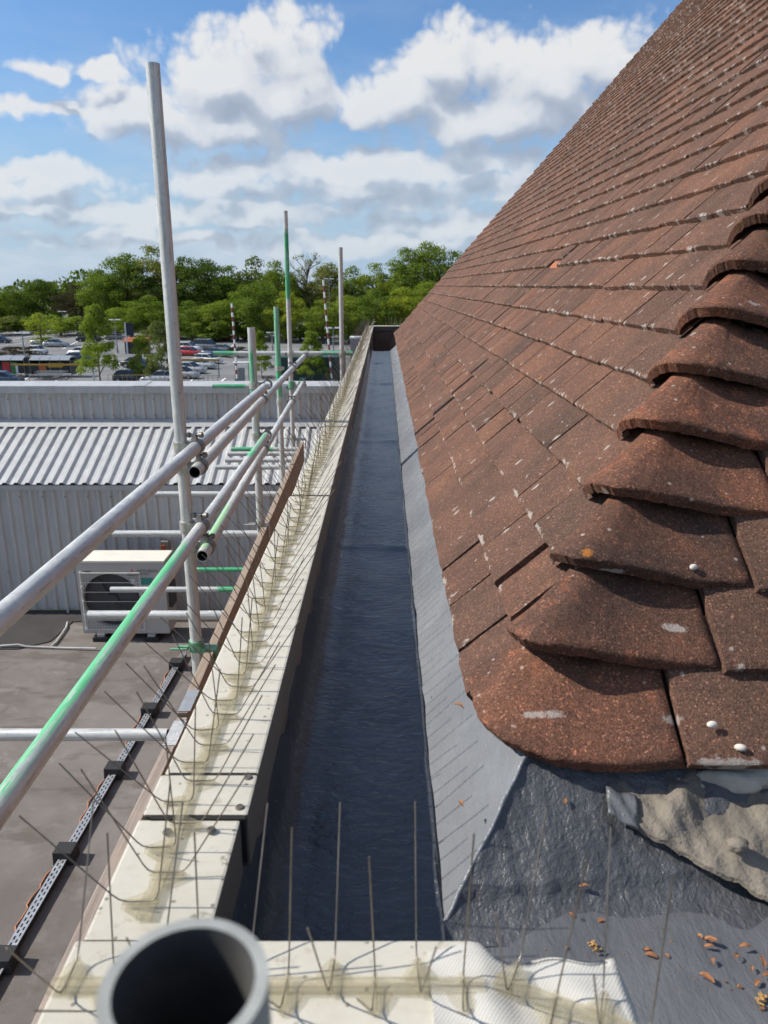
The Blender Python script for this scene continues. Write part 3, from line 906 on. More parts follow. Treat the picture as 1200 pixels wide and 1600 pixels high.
CTRL = [(-.023, .112, .008), (-.032, .066, .028), (-.030, .022, .042), (-.012, -.010, .046), (.024, -.016, .042), (.076, -.012, .031), (.150, -.005, .015), (.234, 0, .004)]
CTRL0 = [(-.010, .175, .030), (-.014, .120, .026), (-.010, .055, .028), (.012, .022, .022), (.040, .004, .015), (.080, -.008, .006), (.140, -.010, .000), (.233, -.006, .002)]
NB = 44
for k in range(26):
    corner = Vector((EX + AX * k, HY + AY * k, EZ + BZ * k))
    rb = random.Random(100 + k)
    ctrl = CTRL0 if k == 0 else CTRL
    js = rb.uniform(.94, 1.07); jz = rb.uniform(.95, 1.12)
    base = [Vector((p[0] * (js if p[0] < 0 else 1), p[1] * js, p[2] * (jz if k else 1))) for p in ctrl]
    low = catmull(base, NB)
    rows = []; thick = .019
    tv_ = [0, .03, .10, .3, .6, .9, 1.1, 1.32]
    for t in tv_:
        row = []
        for i, p in enumerate(low):
            q = i / NB
            wx = 1 - min(1, max(0, (q - .42) / .5)); wy = min(1, max(.0, q / .36))
            wx = wx * wx * (3 - 2 * wx); wy = wy * wy * (3 - 2 * wy)
            v = corner + p + Vector((0, 0, .010)) + Vector((AX * wx, AY * wy, BZ)) * t
            out = Vector((-(1 - q), -(q ** .6), 1)).normalized()
            drop = .36 * p.z * t + .019 * t
            v -= out * drop
            jit = .0007 if t < .2 else .0004
            edge = -.0045 if t == 0 else (-.0012 if t == .03 else 0)
            row.append(v + out * edge + Vector((rb.gauss(0, jit), rb.gauss(0, jit), rb.gauss(0, jit))))
        rows.append(row)
    mb = MB()

    def under(p, c=corner):
        dd = Vector((-.5, -.5, .9)).normalized(); return p - dd * thick
    mb.slab(rows, under, True)
    me = mb.mesh('bonnet_tile'); set_edge(me, [False] * len(mb.v)); me.materials.append(M['bonnet'])
    bm = bmesh.new(); bm.from_mesh(me); bmesh.ops.remove_doubles(bm, verts=bm.verts, dist=1e-5); bmesh.ops.recalc_face_normals(bm, faces=bm.faces); bm.to_mesh(me); bm.free()
    link('bonnet_tile', me, None, roof)
m = MB(); m.path([Vector((EX + AX * k + .040, HY + AY * k + .056, EZ + BZ * k - .004)) for k in (1.9, 6, 12, 18, 27)], .043, 10); m.build('hip_bedding', M['roof_deck'], roof)
# verge mortar and gable wall at the far end
m = MB(); m.add([(EX - .05, YG - .08, 0), (EX + AX * 55, YG - .08, 0), (EX + AX * 55, YG - .08, EZ + BZ * 55 - .05), (EX - .05, YG - .08, EZ - .09)], [(0, 1, 2, 3)])
m.build('gable_wall', M['brick'], roof)

# mortar bedding and torn lead flashing below the hip end eaves
bed = thing('mortar_flashing', 'sandy cement covered flashing sheet with ridges under the near eaves', 'flashing')
m = MB(); rows = []
A0 = Vector((.270, .772, CZ - .598)); B0 = Vector((.425, .695, CZ - .650)); A1 = Vector((.285, .86, CZ - .574)); B1 = Vector((.55, .87, CZ - .588))
C0 = Vector((.66, .60, CZ - .655)); C1 = Vector((.95, .87, CZ - .600))
rz2 = random.Random(9)
for j in range(31):
    t = j / 30; row = []
    for i in range(61):
        q = i / 40
        e0_ = A0.lerp(B0, q) if q <= 1 else B0.lerp(C0, (q - 1) * 2); e1_ = A1.lerp(B1, q) if q <= 1 else B1.lerp(C1, (q - 1) * 2)
        p = e0_.lerp(e1_, t)
        rid = .014 * math.exp(-((q - .34 - .16 * t) / .085) ** 2) * (1 - .4 * t) + .008 * math.exp(-((q - .80 - .2 * t) / .10) ** 2) - .006 * math.exp(-((q - .55 - .1 * t) / .1) ** 2)
        p = p + Vector((0, .002 * math.sin(q * 17) * (1 - t), rid * (.12 + .88 * min(1, t * 2.5)) + .0015 * math.sin(q * 40 + t * 22) + rz2.gauss(0, .0009)))
        row.append(p)
    rows.append(row)
m.slab(rows, (0, 0, -.006)); m.build('mortar_sheet', M['mortar'], bed, fix=True)
m = MB(); rows = []                                          # the painted lead corner
for j in range(9):
    row = []
    for i in range(9):
        q, t = i / 8, j / 8
        p = A0.lerp(B0, q * .20).lerp(A1.lerp(B1, q * .16), t * .40) + Vector((-.006, -.004, .0035 + .014 * math.exp(-((q * .20 - .34) / .085) ** 2) + .002 * math.sin(q * 9 + t * 7)))
        row.append(p)
    rows.append(row)
m.slab(rows, (0, 0, -.002)); m.build('lead_corner', M['coating_mid'], bed, fix=True)
for (px, py, zz, sx, sy) in ((1152, 1320, -.612, .012, .009), (1150, 1215, -.590, .05, .02), (1075, 1222, -.60, .035, .018), (1185, 1208, -.585, .04, .02)):
    p = at(px, py, z=zz); bm = bmesh.new(); bmesh.ops.create_icosphere(bm, subdivisions=3, radius=1)
    for v in bm.verts: v.co = Vector((v.co.x * sx, v.co.y * sy, v.co.z * min(sx, sy) * .8)) * (1 + .18 * math.sin(v.co.x * 5 + v.co.y * 7 + px))
    me = bpy.data.meshes.new('mortar_lump'); bm.to_mesh(me); bm.free()
    for pl in me.polygons: pl.use_smooth = True
    o = link('mortar_lump', me, M['mortar' if sx < .02 else 'mortar_white'], bed); o.location = p
# ------------------------------------------------------------------ scaffold
TR, TI = .02415, .0203
scaf = thing('scaffold', 'galvanised tube scaffold with green paint marks along the outside of the parapet', 'scaffold', (0, 0, 0))


def hollow_mesh(L, n=28, seg=1):
    m = MB(); vo, vi = [], []
    for z in (0, L):
        vo.append([(TR * math.cos(2 * math.pi * i / n), TR * math.sin(2 * math.pi * i / n), z) for i in range(n)])
        vi.append([(TI * math.cos(2 * math.pi * i / n), TI * math.sin(2 * math.pi * i / n), z) for i in range(n)])
    q = [(i, (i + 1) % n, n + (i + 1) % n, n + i) for i in range(n)]
    m.add(vo[0] + vo[1], q, True); m.add(vi[0] + vi[1], [f[::-1] for f in q], True, 1)
    m.add(vi[0] + vo[0], q, False); m.add(vo[1] + vi[1], q, False)
    return m


def tube_obj(name, p0, p1, mat, parent):
    p0, p1 = Vector(p0), Vector(p1); L = (p1 - p0).length
    o = hollow_mesh(L).build(name, [mat, M['bore']], parent)
    o.matrix_world = Matrix.Translation(p0) @ (p1 - p0).to_track_quat('Z', 'Y').to_matrix().to_4x4()
    return o


def band(m, q, c, r, w, mi=0):
    """a strap round a tube: axis = q z"""
    n = 20
    for rr, fl_ in ((r, False), (TR + .0002, True)):
        vs = [c + q @ Vector((rr * math.cos(2 * math.pi * i / n), rr * math.sin(2 * math.pi * i / n), s * w / 2)) for s in (-1, 1) for i in range(n)]
        fs = [(i, (i + 1) % n, n + (i + 1) % n, n + i) for i in range(n)]
        m.add(vs, [f[::-1] for f in fs] if fl_ else fs, True, mi)
    for s in (-1, 1):
        vo = [c + q @ Vector((r * math.cos(2 * math.pi * i / n), r * math.sin(2 * math.pi * i / n), s * w / 2)) for i in range(n)]
        vi = [c + q @ Vector(((TR) * math.cos(2 * math.pi * i / n), TR * math.sin(2 * math.pi * i / n), s * w / 2)) for i in range(n)]
        fs = [(i, (i + 1) % n, n + (i + 1) % n, n + i) for i in range(n)]
        m.add(vo + vi, fs if s > 0 else [f[::-1] for f in fs], False, mi)


def coupler(pa, da, pb, db, mat='coupler_zinc', parent=None):
    """double coupler between tube A (point, direction) and tube B"""
    pa, pb, da, db = Vector(pa), Vector(pb), Vector(da).normalized(), Vector(db).normalized()
    parent = parent or scaf
    mid = (pa + pb) / 2; off = (pb - pa).normalized() if (pb - pa).length > 1e-4 else Vector((1, 0, 0))
    root = None
    for (p, d, sgn, mm) in ((pa, da, 1, mat), (pb, db, -1, 'steel_dark' if mat == 'coupler_zinc' else mat)):
        m = MB(); q = d.to_track_quat('Z', 'Y'); band(m, q, p, .0305, .042)
        inw = off * sgn
        m.box(p + inw * .034, (.03, .03, .03), d.to_track_quat('Z', 'Y').to_matrix())
        side = d.cross(inw).normalized()
        # flap ears and bolt
        ear = p + side * .040
        mtx = Matrix((side, inw, d)).transposed()
        m.box(ear, (.026, .016, .036), mtx)
        if root is None: root = m.build('coupler', M[mm], parent)
        else: m.build('coupler_half', M[mm], root)
        m2 = MB(); b0 = p + side * .047 - inw * .030; b1 = p + side * .047 + inw * .036
        m2.tube(b0, b1, .0058, n=8); m2.tube(b0 - inw * .004, b0 + inw * .010, .0115, n=6); m2.tube(b1 - inw * .016, b1 - inw * .006, .0110, n=6)
        m2.build('bolt', M['steel_dark'], root)
    return root


UPV, FWD, SID = Vector((0, 0, 1)), Vector((0, 1, 0)), Vector((1, 0, 0))
YS = [2.95, 4.89, 7.05, 8.5]
XS = [-.79, -.822, -.955, -1.02]
topz = [CZ + .726, CZ - .25, CZ - .18, CZ + .74]
# set each standard by the foot and head it shows
STD = [Vector((XS[i], YS[i], 0)) for i in range(4)]
bands_std = [(), ((3.4, 3.7),), ((3.10, 3.90),), ((3.95, 4.62),)]
for i in range(4):
    L = topz[i] - ZF - .02
    tube_obj('standard', (XS[i], YS[i], ZF + .02), (XS[i], YS[i], topz[i]), galv('tube_standard_%d' % i, bands_std[i], (.05, .33, .15) if i != 2 else (.07, .40, .19), i in (2, 3)), scaf)
S5 = Vector((-.455, 8.46, 0))
tube_obj('standard', (S5.x, S5.y, ZF + .02), (S5.x, S5.y, CZ + .38), M['galv'], scaf)
for (x, y) in [(XS[i], YS[i]) for i in range(4)] + [(S5.x, S5.y)]:
    m = MB(); m.bbox((x - .075, y - .075, ZF), (x + .075, y + .075, ZF + .008)); m.tube((x, y, ZF + .008), (x, y, ZF + .05), .018, n=10); m.build('base_plate', M['steel_dark'], scaf)


def line_tube(name, a, b, mat):
    return tube_obj(name, a, b, mat, scaf)


z1 = -.60
A = at(0, 967, z=z1); B = at(411, 607, z=z1); d1 = (B - A).normalized()
L1a, L1b = A - d1 * 1.9, B + d1 * .06
line_tube('ledger', L1a, L1b, galv('tube_top_ledger'))
C = at(304, 738, Y=2.83); D = at(476, 556, Y=8.48); d2 = (D - C).normalized()
line_tube('ledger', C, D + d2 * .12, galv('tube_ledger_b'))
A2 = at(0, 1262, z=-.923); B2 = at(414, 684, z=-.923); d3 = (B2 - A2).normalized()
line_tube('ledger', A2 - d3 * 1.6, B2 + d3 * .05, galv('tube_mid_ledger', ((1.66, 3.1), (4.6, 5.3)), (.10, .44, .20)))
C2 = at(316, 869, Y=2.82); D2 = at(473, 599, Y=8.45); d4 = (D2 - C2).normalized()
line_tube('ledger', C2, D2 + d4 * .14, galv('tube_ledger_d', ((.10, .75),), (.30, .52, .30)))
# end rails across the far end
zr = at(450, 553, Y=8.53).z
xa, xb = at(332, 553, Y=8.55).x, at(552, 553, Y=8.55).x
line_tube('end_rail', (xa, 8.60, zr), (xb, 8.60, zr), galv('tube_rail_a', ((.0, .28), (1.25, 1.62)), (.05, .36, .17), True))
zr2 = at(400, 604, Y=8.55).z
xa2 = at(333, 604, Y=8.6).x
line_tube('end_rail', (xa2, 8.58, zr2), (-.86, 8.58, zr2), galv('tube_rail_b', ((0, .42),), (.05, .36, .17), True))
# transoms
ZT = -1.70
for (px0, px1, py, zz, nm, bd) in ((-260, 262, 1148, ZT, 'a', ()), (138, 352, 961, ZT, 'b', ()), (173, 372, 921, -2.55, 'c', ((1.0, 1.35),)), (302, 395, 890, -2.95, 'd', ((.1, .9),)),
                                   (176, 412, 834, ZT, 'e', ()), (240, 440, 772, ZT, 'f', ()), (338, 455, 730, ZT, 'g', ()), (352, 458, 719, ZT, 'h', ()),
                                   (356, 462, 709, ZT, 'i', ()), (362, 468, 702, ZT, 'j', ((0, .5),))):
    p = at(px0, py, z=zz); q = at(px1, py, z=zz)
    line_tube('transom', p, (q.x, p.y, p.z), galv('tube_transom_' + nm, bd, (.05, .38, .16), True) if bd else M['galv'])


def on_line(P0, d, Y):
    return P0 + d * ((Y - P0.y) / d.y)


for (P0, d, mats, idx) in ((A, d1, 'coupler_zinc', (0, 1)), (C, d2, 'coupler_zinc', (0, 1, 2)), (A2, d3, 'coupler_zinc', (0, 1)), (C2, d4, 'coupler_zinc', (0, 1, 2, 3))):
    for i in idx:
        q = on_line(P0, d, YS[i] - (.01 if i else .02))
        dz = 0
        coupler((XS[i], YS[i], q.z - .004), UPV, q, d, 'coupler_green' if (i == 3) else mats)
q = on_line(C, d2, 8.46); coupler((q.x, 8.60, zr), SID, q, d2)
coupler((XS[3], YS[3], zr), UPV, (XS[3], 8.60, zr), SID); coupler((S5.x, S5.y, zr), UPV, (S5.x, 8.60, zr), SID)
coupler((XS[3], YS[3], zr2), UPV, (XS[3], 8.58, zr2), SID, 'coupler_green')

# toe boards on edge, clipped to the standards
tb1 = thing('toe_board', 'long brown timber board on edge beside the white coping', 'board', (0, 0, 0), group='scaffold boards beside the coping')
BA = Vector((-.716, 2.42, CZ - 1.455)); BB = at(472, 690, Y=8.35)


def board(root, a, b, mat, h=.225, t=.038):
    a, b = Vector(a), Vector(b); L = (b - a).length
    m = MB(); m.box((0, 0, L / 2), (t, h, L))
    o = m.build('board', mat, root, bevel=.003)
    d = (b - a).normalized(); xx = Vector((d.y, -d.x, 0)).normalized(); yy = d.cross(xx)
    o.matrix_world = frame(a, xx, yy, d) @ Matrix.Translation((0, h / 2 if yy.z < 0 else -h / 2, 0))
    return o


bo = board(tb1, BA, BB, M['board'])
tb2 = thing('toe_board', 'grey weathered timber board on edge nearest the camera', 'board', (0, 0, 0), group='scaffold boards beside the coping')
board(tb2, (-.712, .2, CZ - 1.468), (-.712, 2.40, CZ - 1.462), M['board_old'])
for (y, root) in ((2.50, tb1), (2.30, tb2)):
    m = MB(); zc_ = CZ - (1.456 if root is tb1 else 1.464)
    m.bbox((-.712 - .022, y - .075, zc_ - .12), (-.712 - .0195, y + .075, zc_ + .0025)); m.bbox((-.712 - .022, y - .075, zc_ + .0025), (-.712 + .022, y + .075, zc_ + .004))
    m.build('end_band', M['tray'] if root is tb1 else galv('band_green', ((-9, 9),)), root)
for i in (0, 1, 3):
    q = on_line(BA, (BB - BA).normalized(), YS[i])
    m = MB(); band(m, Vector((0, 0, 1)).to_track_quat('Z', 'Y'), Vector((XS[i], YS[i], q.z + .02)), .031, .045)
    m.bbox((XS[i] + .026, YS[i] - .022, q.z - .01), (q.x + .030, YS[i] + .022, q.z + .012)); m.bbox((q.x + .022, YS[i] - .022, q.z - .10), (q.x + .030, YS[i] + .022, q.z - .01))
    m.bbox((XS[i] - .075, YS[i] - .03, q.z + .012), (XS[i] - .028, YS[i] - .014, q.z + .026)); m.tube((XS[i] - .10, YS[i] - .04, q.z + .02), (XS[i] - .03, YS[i] - .04, q.z + .02), .0055, n=8)
    m.build('board_clip', M['coupler_green'] if i == 0 else M['coupler_zinc'], scaf)

# the open tube end right under the camera
near = thing('scaffold_standard', 'open top of a grey scaffold tube close to the camera', 'scaffold tube', (0, 0, 0))
pn = at(288, 1537, d=.222)
m = hollow_mesh(pn.z - ZF, 64); o = m.build('tube', [simple('near_tube_paint', (.34, .345, .32), .6, .25, .25, 30), M['bore']], near); o.location = (pn.x, pn.y, ZF)

# ------------------------------------------------------------------ bird spikes
PITCHW = .0325
WPS = 10


def spike_base_mesh(nw=WPS, scale=1.0):
    """strip along local y, pads to both sides"""
    m = MB(); L = nw * PITCHW
    m.bbox((-.0065, 0, .0005), (.0065, L - .004, .0045)); m.bbox((-.0035, .001, .0045), (.0035, L - .005, .0065))
    for i in range(nw):
        y = (i + .5) * PITCHW; s = -1 if i % 2 == 0 else 1
        pl = [(s * .0060, y - .0135), (s * .0110, y - .0115), (s * .0225, y - .0035), (s * .0235, y), (s * .0225, y + .0035), (s * .0110, y + .0115), (s * .0060, y + .0135)]
        lo = [(a, b, .0008) for a, b in pl]; hi = [(a * .985, y + (b - y) * .92, .0032) for a, b in pl]; n = len(pl)
        fs = [(k, (k + 1) % n, n + (k + 1) % n, n + k) for k in range(n)] + [tuple(range(n))[::-1], tuple(range(n, 2 * n))]
        m.add(lo + hi, fs if s > 0 else [f[::-1] for f in fs])
        m.tube((s * .001, y, .0045), (s * .0215, y, .0045), .0023, n=8)
        m.tube((-s * .0085, y, .0045), (0, y, .0045), .0023, n=8)
    return m.mesh('spike_base')


def wire_mesh(kind, n=5):
    """U of wire: kind 0 reaches out to -x, kind 1 to +x"""
    s = 1 if kind else -1
    L = .112
    if kind == 0: a = (-.0235, R(-41)); b = (.0075, R(9))
    elif kind == 1: a = (-.0095, R(-26)); b = (.0225, R(33))
    elif kind == 2: a = (-.0235, R(-37)); b = (.0065, R(-3))
    else: a = (-.0085, R(-21)); b = (.0225, R(29))
    z0 = .0052
    pts = []
    for (x, an), order in ((a, 1), (b, 0)):
        d = Vector((math.sin(an), 0, math.cos(an))); base = Vector((x, 0, z0)); inn = Vector((-1 if x > 0 else 1, 0, 0))
        seq = [base + d * L, base + d * .05, base + d * .009, base + d * .003 + inn * .0012, base + inn * .006]
        pts += seq if order else seq[::-1]
    m = MB(); m.path(pts, .00068, n); return m.mesh('wire')


base_me = spike_base_mesh(); base_me.materials.append(M['plastic'])
base_short = spike_base_mesh(4); base_short.materials.append(M['plastic'])
wire_me = [wire_mesh(k) for k in range(4)]
for w in wire_me: w.materials.append(M['wire'])
rw = random.Random(21)


def spike_strip(loc, rz, label, wires=WPS, group='bird spike strips'):
    t = thing('bird_spike_strip', label, 'bird spikes', loc, rz, group)
    o = link('base', base_me if wires > 4 else base_short, None, t)
    for i in range(wires):
        kd = (0 if i % 2 == 0 else 1) + (2 if rw.random() < .4 else 0)
        o = link('wire', wire_me[kd], None, t); o.location = (0, (i + .5) * PITCHW, 0)
        o.rotation_euler = (rw.gauss(0, .05), rw.gauss(0, .035), rw.gauss(0, .07))
    return t


xs_ = -.194
NS = 30
for i in range(NS):
    y = .5085 + i * .3255
    if y > YE - .3: break
    spike_strip((xs_ + rw.uniform(-.0025, .0025) + (.002 if i % 2 else -.001), y, ZC + .0012), rw.uniform(-.008, .008), 'bird spike strip on the long coping, %s one counted from the near corner' % ORD[i])
spike_strip((.0745, .446, ZC + .0015), R(90), 'bird spike strip on the short coping, beside the open tube end')
spike_strip((.197, .398, ZC + .002), R(66), 'short bird spike strip set askew on the white membrane patch', 4)
for i, x in enumerate((.20,)):
    spike_strip((x + .14, YE - .07, ZC + .006), R(90), 'bird spike strip on the coping across the far end of the gutter')

# ------------------------------------------------------------------ small things in the near gutter
LEAVES = [(720, 1262), (893, 1437), (935, 1450), (1018, 1494), (1012, 1482), (1110, 1470), (1128, 1452), (1095, 1462), (1150, 1492), (1165, 1480), (1175, 1512), (1190, 1502), (1185, 1535),
          (1115, 1500), (1108, 1478), (1042, 1493), (940, 1572), (1198, 1525), (882, 1258), (1192, 1575), (912, 1392), (1105, 1530), (716, 1110)]
rl = random.Random(33)


def leaf_mesh(seed):
    r = random.Random(seed); m = MB(); rows = []
    for j in range(5):
        t = j / 4; w = .0042 * math.sin(math.pi * (.12 + .8 * t)) * r.uniform(.7, 1.2); row = []
        for i in range(4):
            q = i / 3 - .5; row.append(((t - .5) * .018, q * 2 * w, .003 + .004 * math.sin(t * 3 + r.uniform(0, .8)) + .004 * abs(q) * r.uniform(.4, 1.6)))
        rows.append(row)
    m.slab(rows, (0, 0, -.0006)); return m.mesh('leaf_scrap')


lm = [leaf_mesh(s) for s in range(6)]
for q in lm: q.materials.append(M['leaf_dry'])


def drop_z(px, py):
    # where the line of sight meets the near gutter floor or the facet
    p = at(px, py, z=-.668)
    if p.y > .668 and p.x > .08:
        r = ray(px, py); lo = .5
        for k in range(400):
            kk = .7 + k * .001; y = r.y * kk; z = r.z * kk
            if z < -.67 + (y - .68) * .757 - .0872 * (r.x * kk - .0665): return Vector((r.x * kk, y, z + CZ + .004))
    return Vector((p.x, p.y, CZ - .671 + max(0, (p.x - .36)) * .03))


for i, (px, py) in enumerate(LEAVES):
    o = link('leaf_scrap', lm[i % 6], None); p = drop_z(px, py)
    o.location = p; o.rotation_euler = (rl.uniform(-.25, .25), rl.uniform(-.25, .25), rl.uniform(0, 6.28)); s = rl.uniform(.4, .85); o.scale = (s, s, s)
    tag(o, 'small dry orange-brown leaf scrap lying on the grey coating', 'leaf scrap', 'leaf scraps on the grey coating')


def catkin_mesh(seed):
    r = random.Random(seed); m = MB()
    for k in range(22):
        a = r.uniform(0, 6.28); x = r.uniform(-.007, .007); d = Vector((x * .3, math.cos(a), abs(math.sin(a)) + .2)).normalized()
        c = Vector((x, 0, .003)); m.tube(c, c + d * r.uniform(.004, .006), .0012, .0007, 5)
    return m.mesh('catkin')


cm = catkin_mesh(4); cm.materials.append(M['catkin'])
for (px, py, lab) in ((928, 1480, 'dried yellow catkin beside the end of the white membrane'), (1190, 1562, 'dried yellow catkin at the right edge of the near gutter')):
    o = link('catkin', cm, None); o.location = drop_z(px, py); o.rotation_euler.z = rl.uniform(0, 6); tag(o, lab, 'catkin')
m = MB()
for k in range(260):
    x = rl.uniform(.10, .9); y = rl.uniform(.30, .66); r_ = rl.uniform(.0006, .0019)
    z = ZG - .002 + max(0, x - .36) * .03
    m.box((x, y, z + r_ * .5), (r_ * 2, r_ * 1.6, r_ * 1.4), Euler((rl.random(), rl.random(), rl.random() * 6)).to_matrix())
tag(m.build('grit', M['leaf_dry'], None), 'fine grit and leaf crumbs scattered over the near gutter floor', 'grit', kind='stuff')
# snail-like pale grit lumps on the tiles
for (px, py, k) in ((1084, 886, 2), (1113, 1132, 0), (1157, 1168, 0)):
    r = ray(px, py); bm = bmesh.new(); bmesh.ops.create_icosphere(bm, subdivisions=2, radius=1)
    for v in bm.verts: v.co = Vector((v.co.x * .0075, v.co.y * .0045, v.co.z * .0035))
    me = bpy.data.meshes.new('snail_shell'); bm.to_mesh(me); bm.free()
    for pl in me.polygons: pl.use_smooth = True
    o = link('mortar_crumb', me, M['pebble'])
    org = Vector((0, HY + AY * k, EZ + BZ * k - CZ)) + N2 * .022
    kk = org.dot(N2) / r.dot(N2); o.location = Vector((r.x * kk, r.y * kk, r.z * kk + CZ)); o.rotation_euler = (PIT2, 0, rl.uniform(-1, 1))
    tag(o, {886: 'pale mortar crumb on the third bonnet tile up', 1132: 'upper of two pale mortar crumbs on the lowest hip end tile', 1168: 'lower of two pale mortar crumbs on the lowest hip end tile'}[py], 'mortar crumb')

# ------------------------------------------------------------------ flat roof furniture
# outdoor air unit
AW, AH, AD = 1.02, .89, .36
pa = at(131, 992, z=-3.98)
ac = thing('air_conditioning_unit', 'beige outdoor air conditioning unit standing on the flat roof', 'air conditioner', (pa.x + AW / 2, pa.y + AD / 2, ZF))
z0, z1_ = .09, .09 + AH
fx, fz, fr = -.135, z0 + AH * .47, .335                        # fan centre and radius
# casing: front panel with a round opening
m = MB(); n = 48; ring = []; outer = []
for i in range(n):
    a = 2 * math.pi * i / n; c_, s_ = math.cos(a), math.sin(a)
    ring.append((fx + fr * c_, -AD / 2, fz + fr * s_))
    x0, x1, b0, b1 = -AW / 2, AW / 2, z0, z1_
    tx = ((x1 - fx) / c_ if c_ > 1e-6 else ((x0 - fx) / c_ if c_ < -1e-6 else 1e9)); tz = ((b1 - fz) / s_ if s_ > 1e-6 else ((b0 - fz) / s_ if s_ < -1e-6 else 1e9))
    t = min(tx, tz); outer.append((fx + t * c_, -AD / 2, fz + t * s_))
m.add(ring + outer, [(i, n + i, n + (i + 1) % n, (i + 1) % n) for i in range(n)])
m.add([(-AW / 2, -AD / 2, z0), (AW / 2, -AD / 2, z0), (AW / 2, -AD / 2, z1_), (-AW / 2, -AD / 2, z1_)] + [ring[0]], [])
deep = [(x, -AD / 2 + .07, z) for x, y, z in ring]
m.add(ring + deep, [(i, (i + 1) % n, n + (i + 1) % n, n + i) for i in range(n)], True)
for cx, cz in ((x0, b0), (x1, b0), (x0, b1), (x1, b1)):          # square off the corners the fan of quads leaves
    best3 = sorted(outer, key=lambda p: abs(p[0] - cx) + abs(p[2] - cz))[:6]
    A_ = [p for p in outer if abs(p[0] - cx) < 1e-6]; B_ = [p for p in outer if abs(p[2] - cz) < 1e-6]
    if A_ and B_:
        p1 = min(A_, key=lambda p: abs(p[2] - cz)); p2 = min(B_, key=lambda p: abs(p[0] - cx)); m.add([p1, p2, (cx, -AD / 2, cz)], [(0, 1, 2)])
m.bbox((-AW / 2, -AD / 2 + .001, z0), (-AW / 2 + .01, AD / 2, z1_)); m.bbox((AW / 2 - .01, -AD / 2 + .001, z0), (AW / 2, AD / 2, z1_)); m.bbox((-AW / 2 + .01, AD / 2 - .01, z0), (AW / 2 - .01, AD / 2, z1_))
m.bbox((-AW / 2 + .01, -AD / 2 + .09, z0), (AW / 2 - .01, AD / 2 - .01, z0 + .02))
m.build('casing', M['ac_white'], ac, fix=True)
m = MB(); m.bbox((-AW / 2 - .008, -AD / 2 - .008, z1_ + .001), (AW / 2 + .008, AD / 2 + .008, z1_ + .026)); m.build('top_panel', simple('air_unit_lit_top', (.70, .67, .58), .5, 0, .05, 4), ac, bevel=.004)  # paler base than the casing, painting in the sunlit top
m = MB(); m.tube((fx, -AD / 2 + .066, fz), (fx, -AD / 2 + .070, fz), fr, n=48); fan = m.build('fan_recess', M['ac_dark'], ac)
m = MB()
for k in range(3):
    a0 = k * 2.094
    rows = [[(fx + r_ * math.cos(a0 + t), -AD / 2 + .045 + .016 * t, fz + r_ * math.sin(a0 + t)) for t in (0, .35, .7, 1.1)] for r_ in (.06, .18, .30)]
    m.slab(rows, (0, .003, 0))
m.tube((fx, -AD / 2 + .03, fz), (fx, -AD / 2 + .064, fz), .065, n=20); m.build('fan_blades', simple('fan_blade', (.06, .06, .062), .5), fan)
gr = MB(); gx0, gx1, gz0, gz1 = -AW / 2 + .05, fx + fr + .03, fz - fr - .02, fz + fr + .02
for a, b in (((gx0, gz0), (gx1, gz0)), ((gx1, gz0), (gx1, gz1)), ((gx1, gz1), (gx0, gz1)), ((gx0, gz1), (gx0, gz0))):
    gr.tube((a[0], -AD / 2 - .028, a[1]), (b[0], -AD / 2 - .028, b[1]), .006, n=6)
gr.build('grille_frame', M['white_wire'], ac)
for k in range(1, 6):
    zz = gz0 + (gz1 - gz0) * k / 6; m = MB(); m.tube((gx0, -AD / 2 - .028, zz), (gx1, -AD / 2 - .028, zz), .0035, n=6); m.build('grille_bar', M['white_wire'], ac)
for k in range(1, 20):
    xx = gx0 + (gx1 - gx0) * k / 20; m = MB(); m.tube((xx, -AD / 2 - .024, gz0), (xx, -AD / 2 - .024, gz1), .0014, n=4); m.build('grille_bar', M['ac_dark'], ac)
for (x, z) in [(gx0, z) for z in np.linspace(gz0, gz1, 5)]:
    m = MB(); m.tube((x, -AD / 2 - .04, z), (x, -AD / 2, z), .011, n=8); m.build('grille_clip', M['paper'], ac)
for x in (-.30, .30):
    m = MB(); m.bbox((x - .045, -AD / 2 - .03, .055), (x + .045, AD / 2 + .03, z0 - .001)); m.build('foot', M['tray'], ac)
    m = MB(); m.bbox((x - .09, -AD / 2 - .05, 0), (x + .09, AD / 2 + .05, .054)); m.build('rubber_foot', M['black'], ac)
m = MB(); m.bbox((AW / 2 + .001, -.10, z0 + .30), (AW / 2 + .04, .10, z0 + .58)); m.build('valve_cover', M['ac_dark'], ac)
m = MB(); m.bbox((AW / 2 - .43, -AD / 2 - .003, z1_ - .16), (AW / 2 - .33, -AD / 2 - .0005, z1_ - .15)); m.bbox((-AW / 2 + .09, -AD / 2 - .003, z1_ - .115), (-AW / 2 + .17, -AD / 2 - .0005, z1_ - .10)); m.build('name_plate', M['text_grey'], ac)
m = MB(); m.bbox((AW / 2 - .40, -AD / 2 - .003, z1_ - .26), (AW / 2 - .35, -AD / 2 - .0005, z1_ - .20)); m.build('sticker', M['paper'], ac)
m = MB(); m.bbox((AW / 2 - .28, -AD / 2 - .003, z1_ - .27), (AW / 2 - .14, -AD / 2 - .0005, z1_ - .185)); m.build('sticker', M['sticker'], ac)
# three-diamond emblem and lettering
lx, lz = AW / 2 - .375, z1_ - .115
m = MB(); r_ = .034
for a in (90, 210, 330):
    d = Vector((math.cos(R(a)), 0, math.sin(R(a)))); e = Vector((-d.z, 0, d.x)); c = Vector((lx, -AD / 2 - .003, lz))
    m.add([c, c + d * r_ * .58 + e * r_ * .32, c + d * r_ * 1.15, c + d * r_ * .58 - e * r_ * .32], [(0, 1, 2, 3)])
m.build('emblem', M['logo_red'], ac)


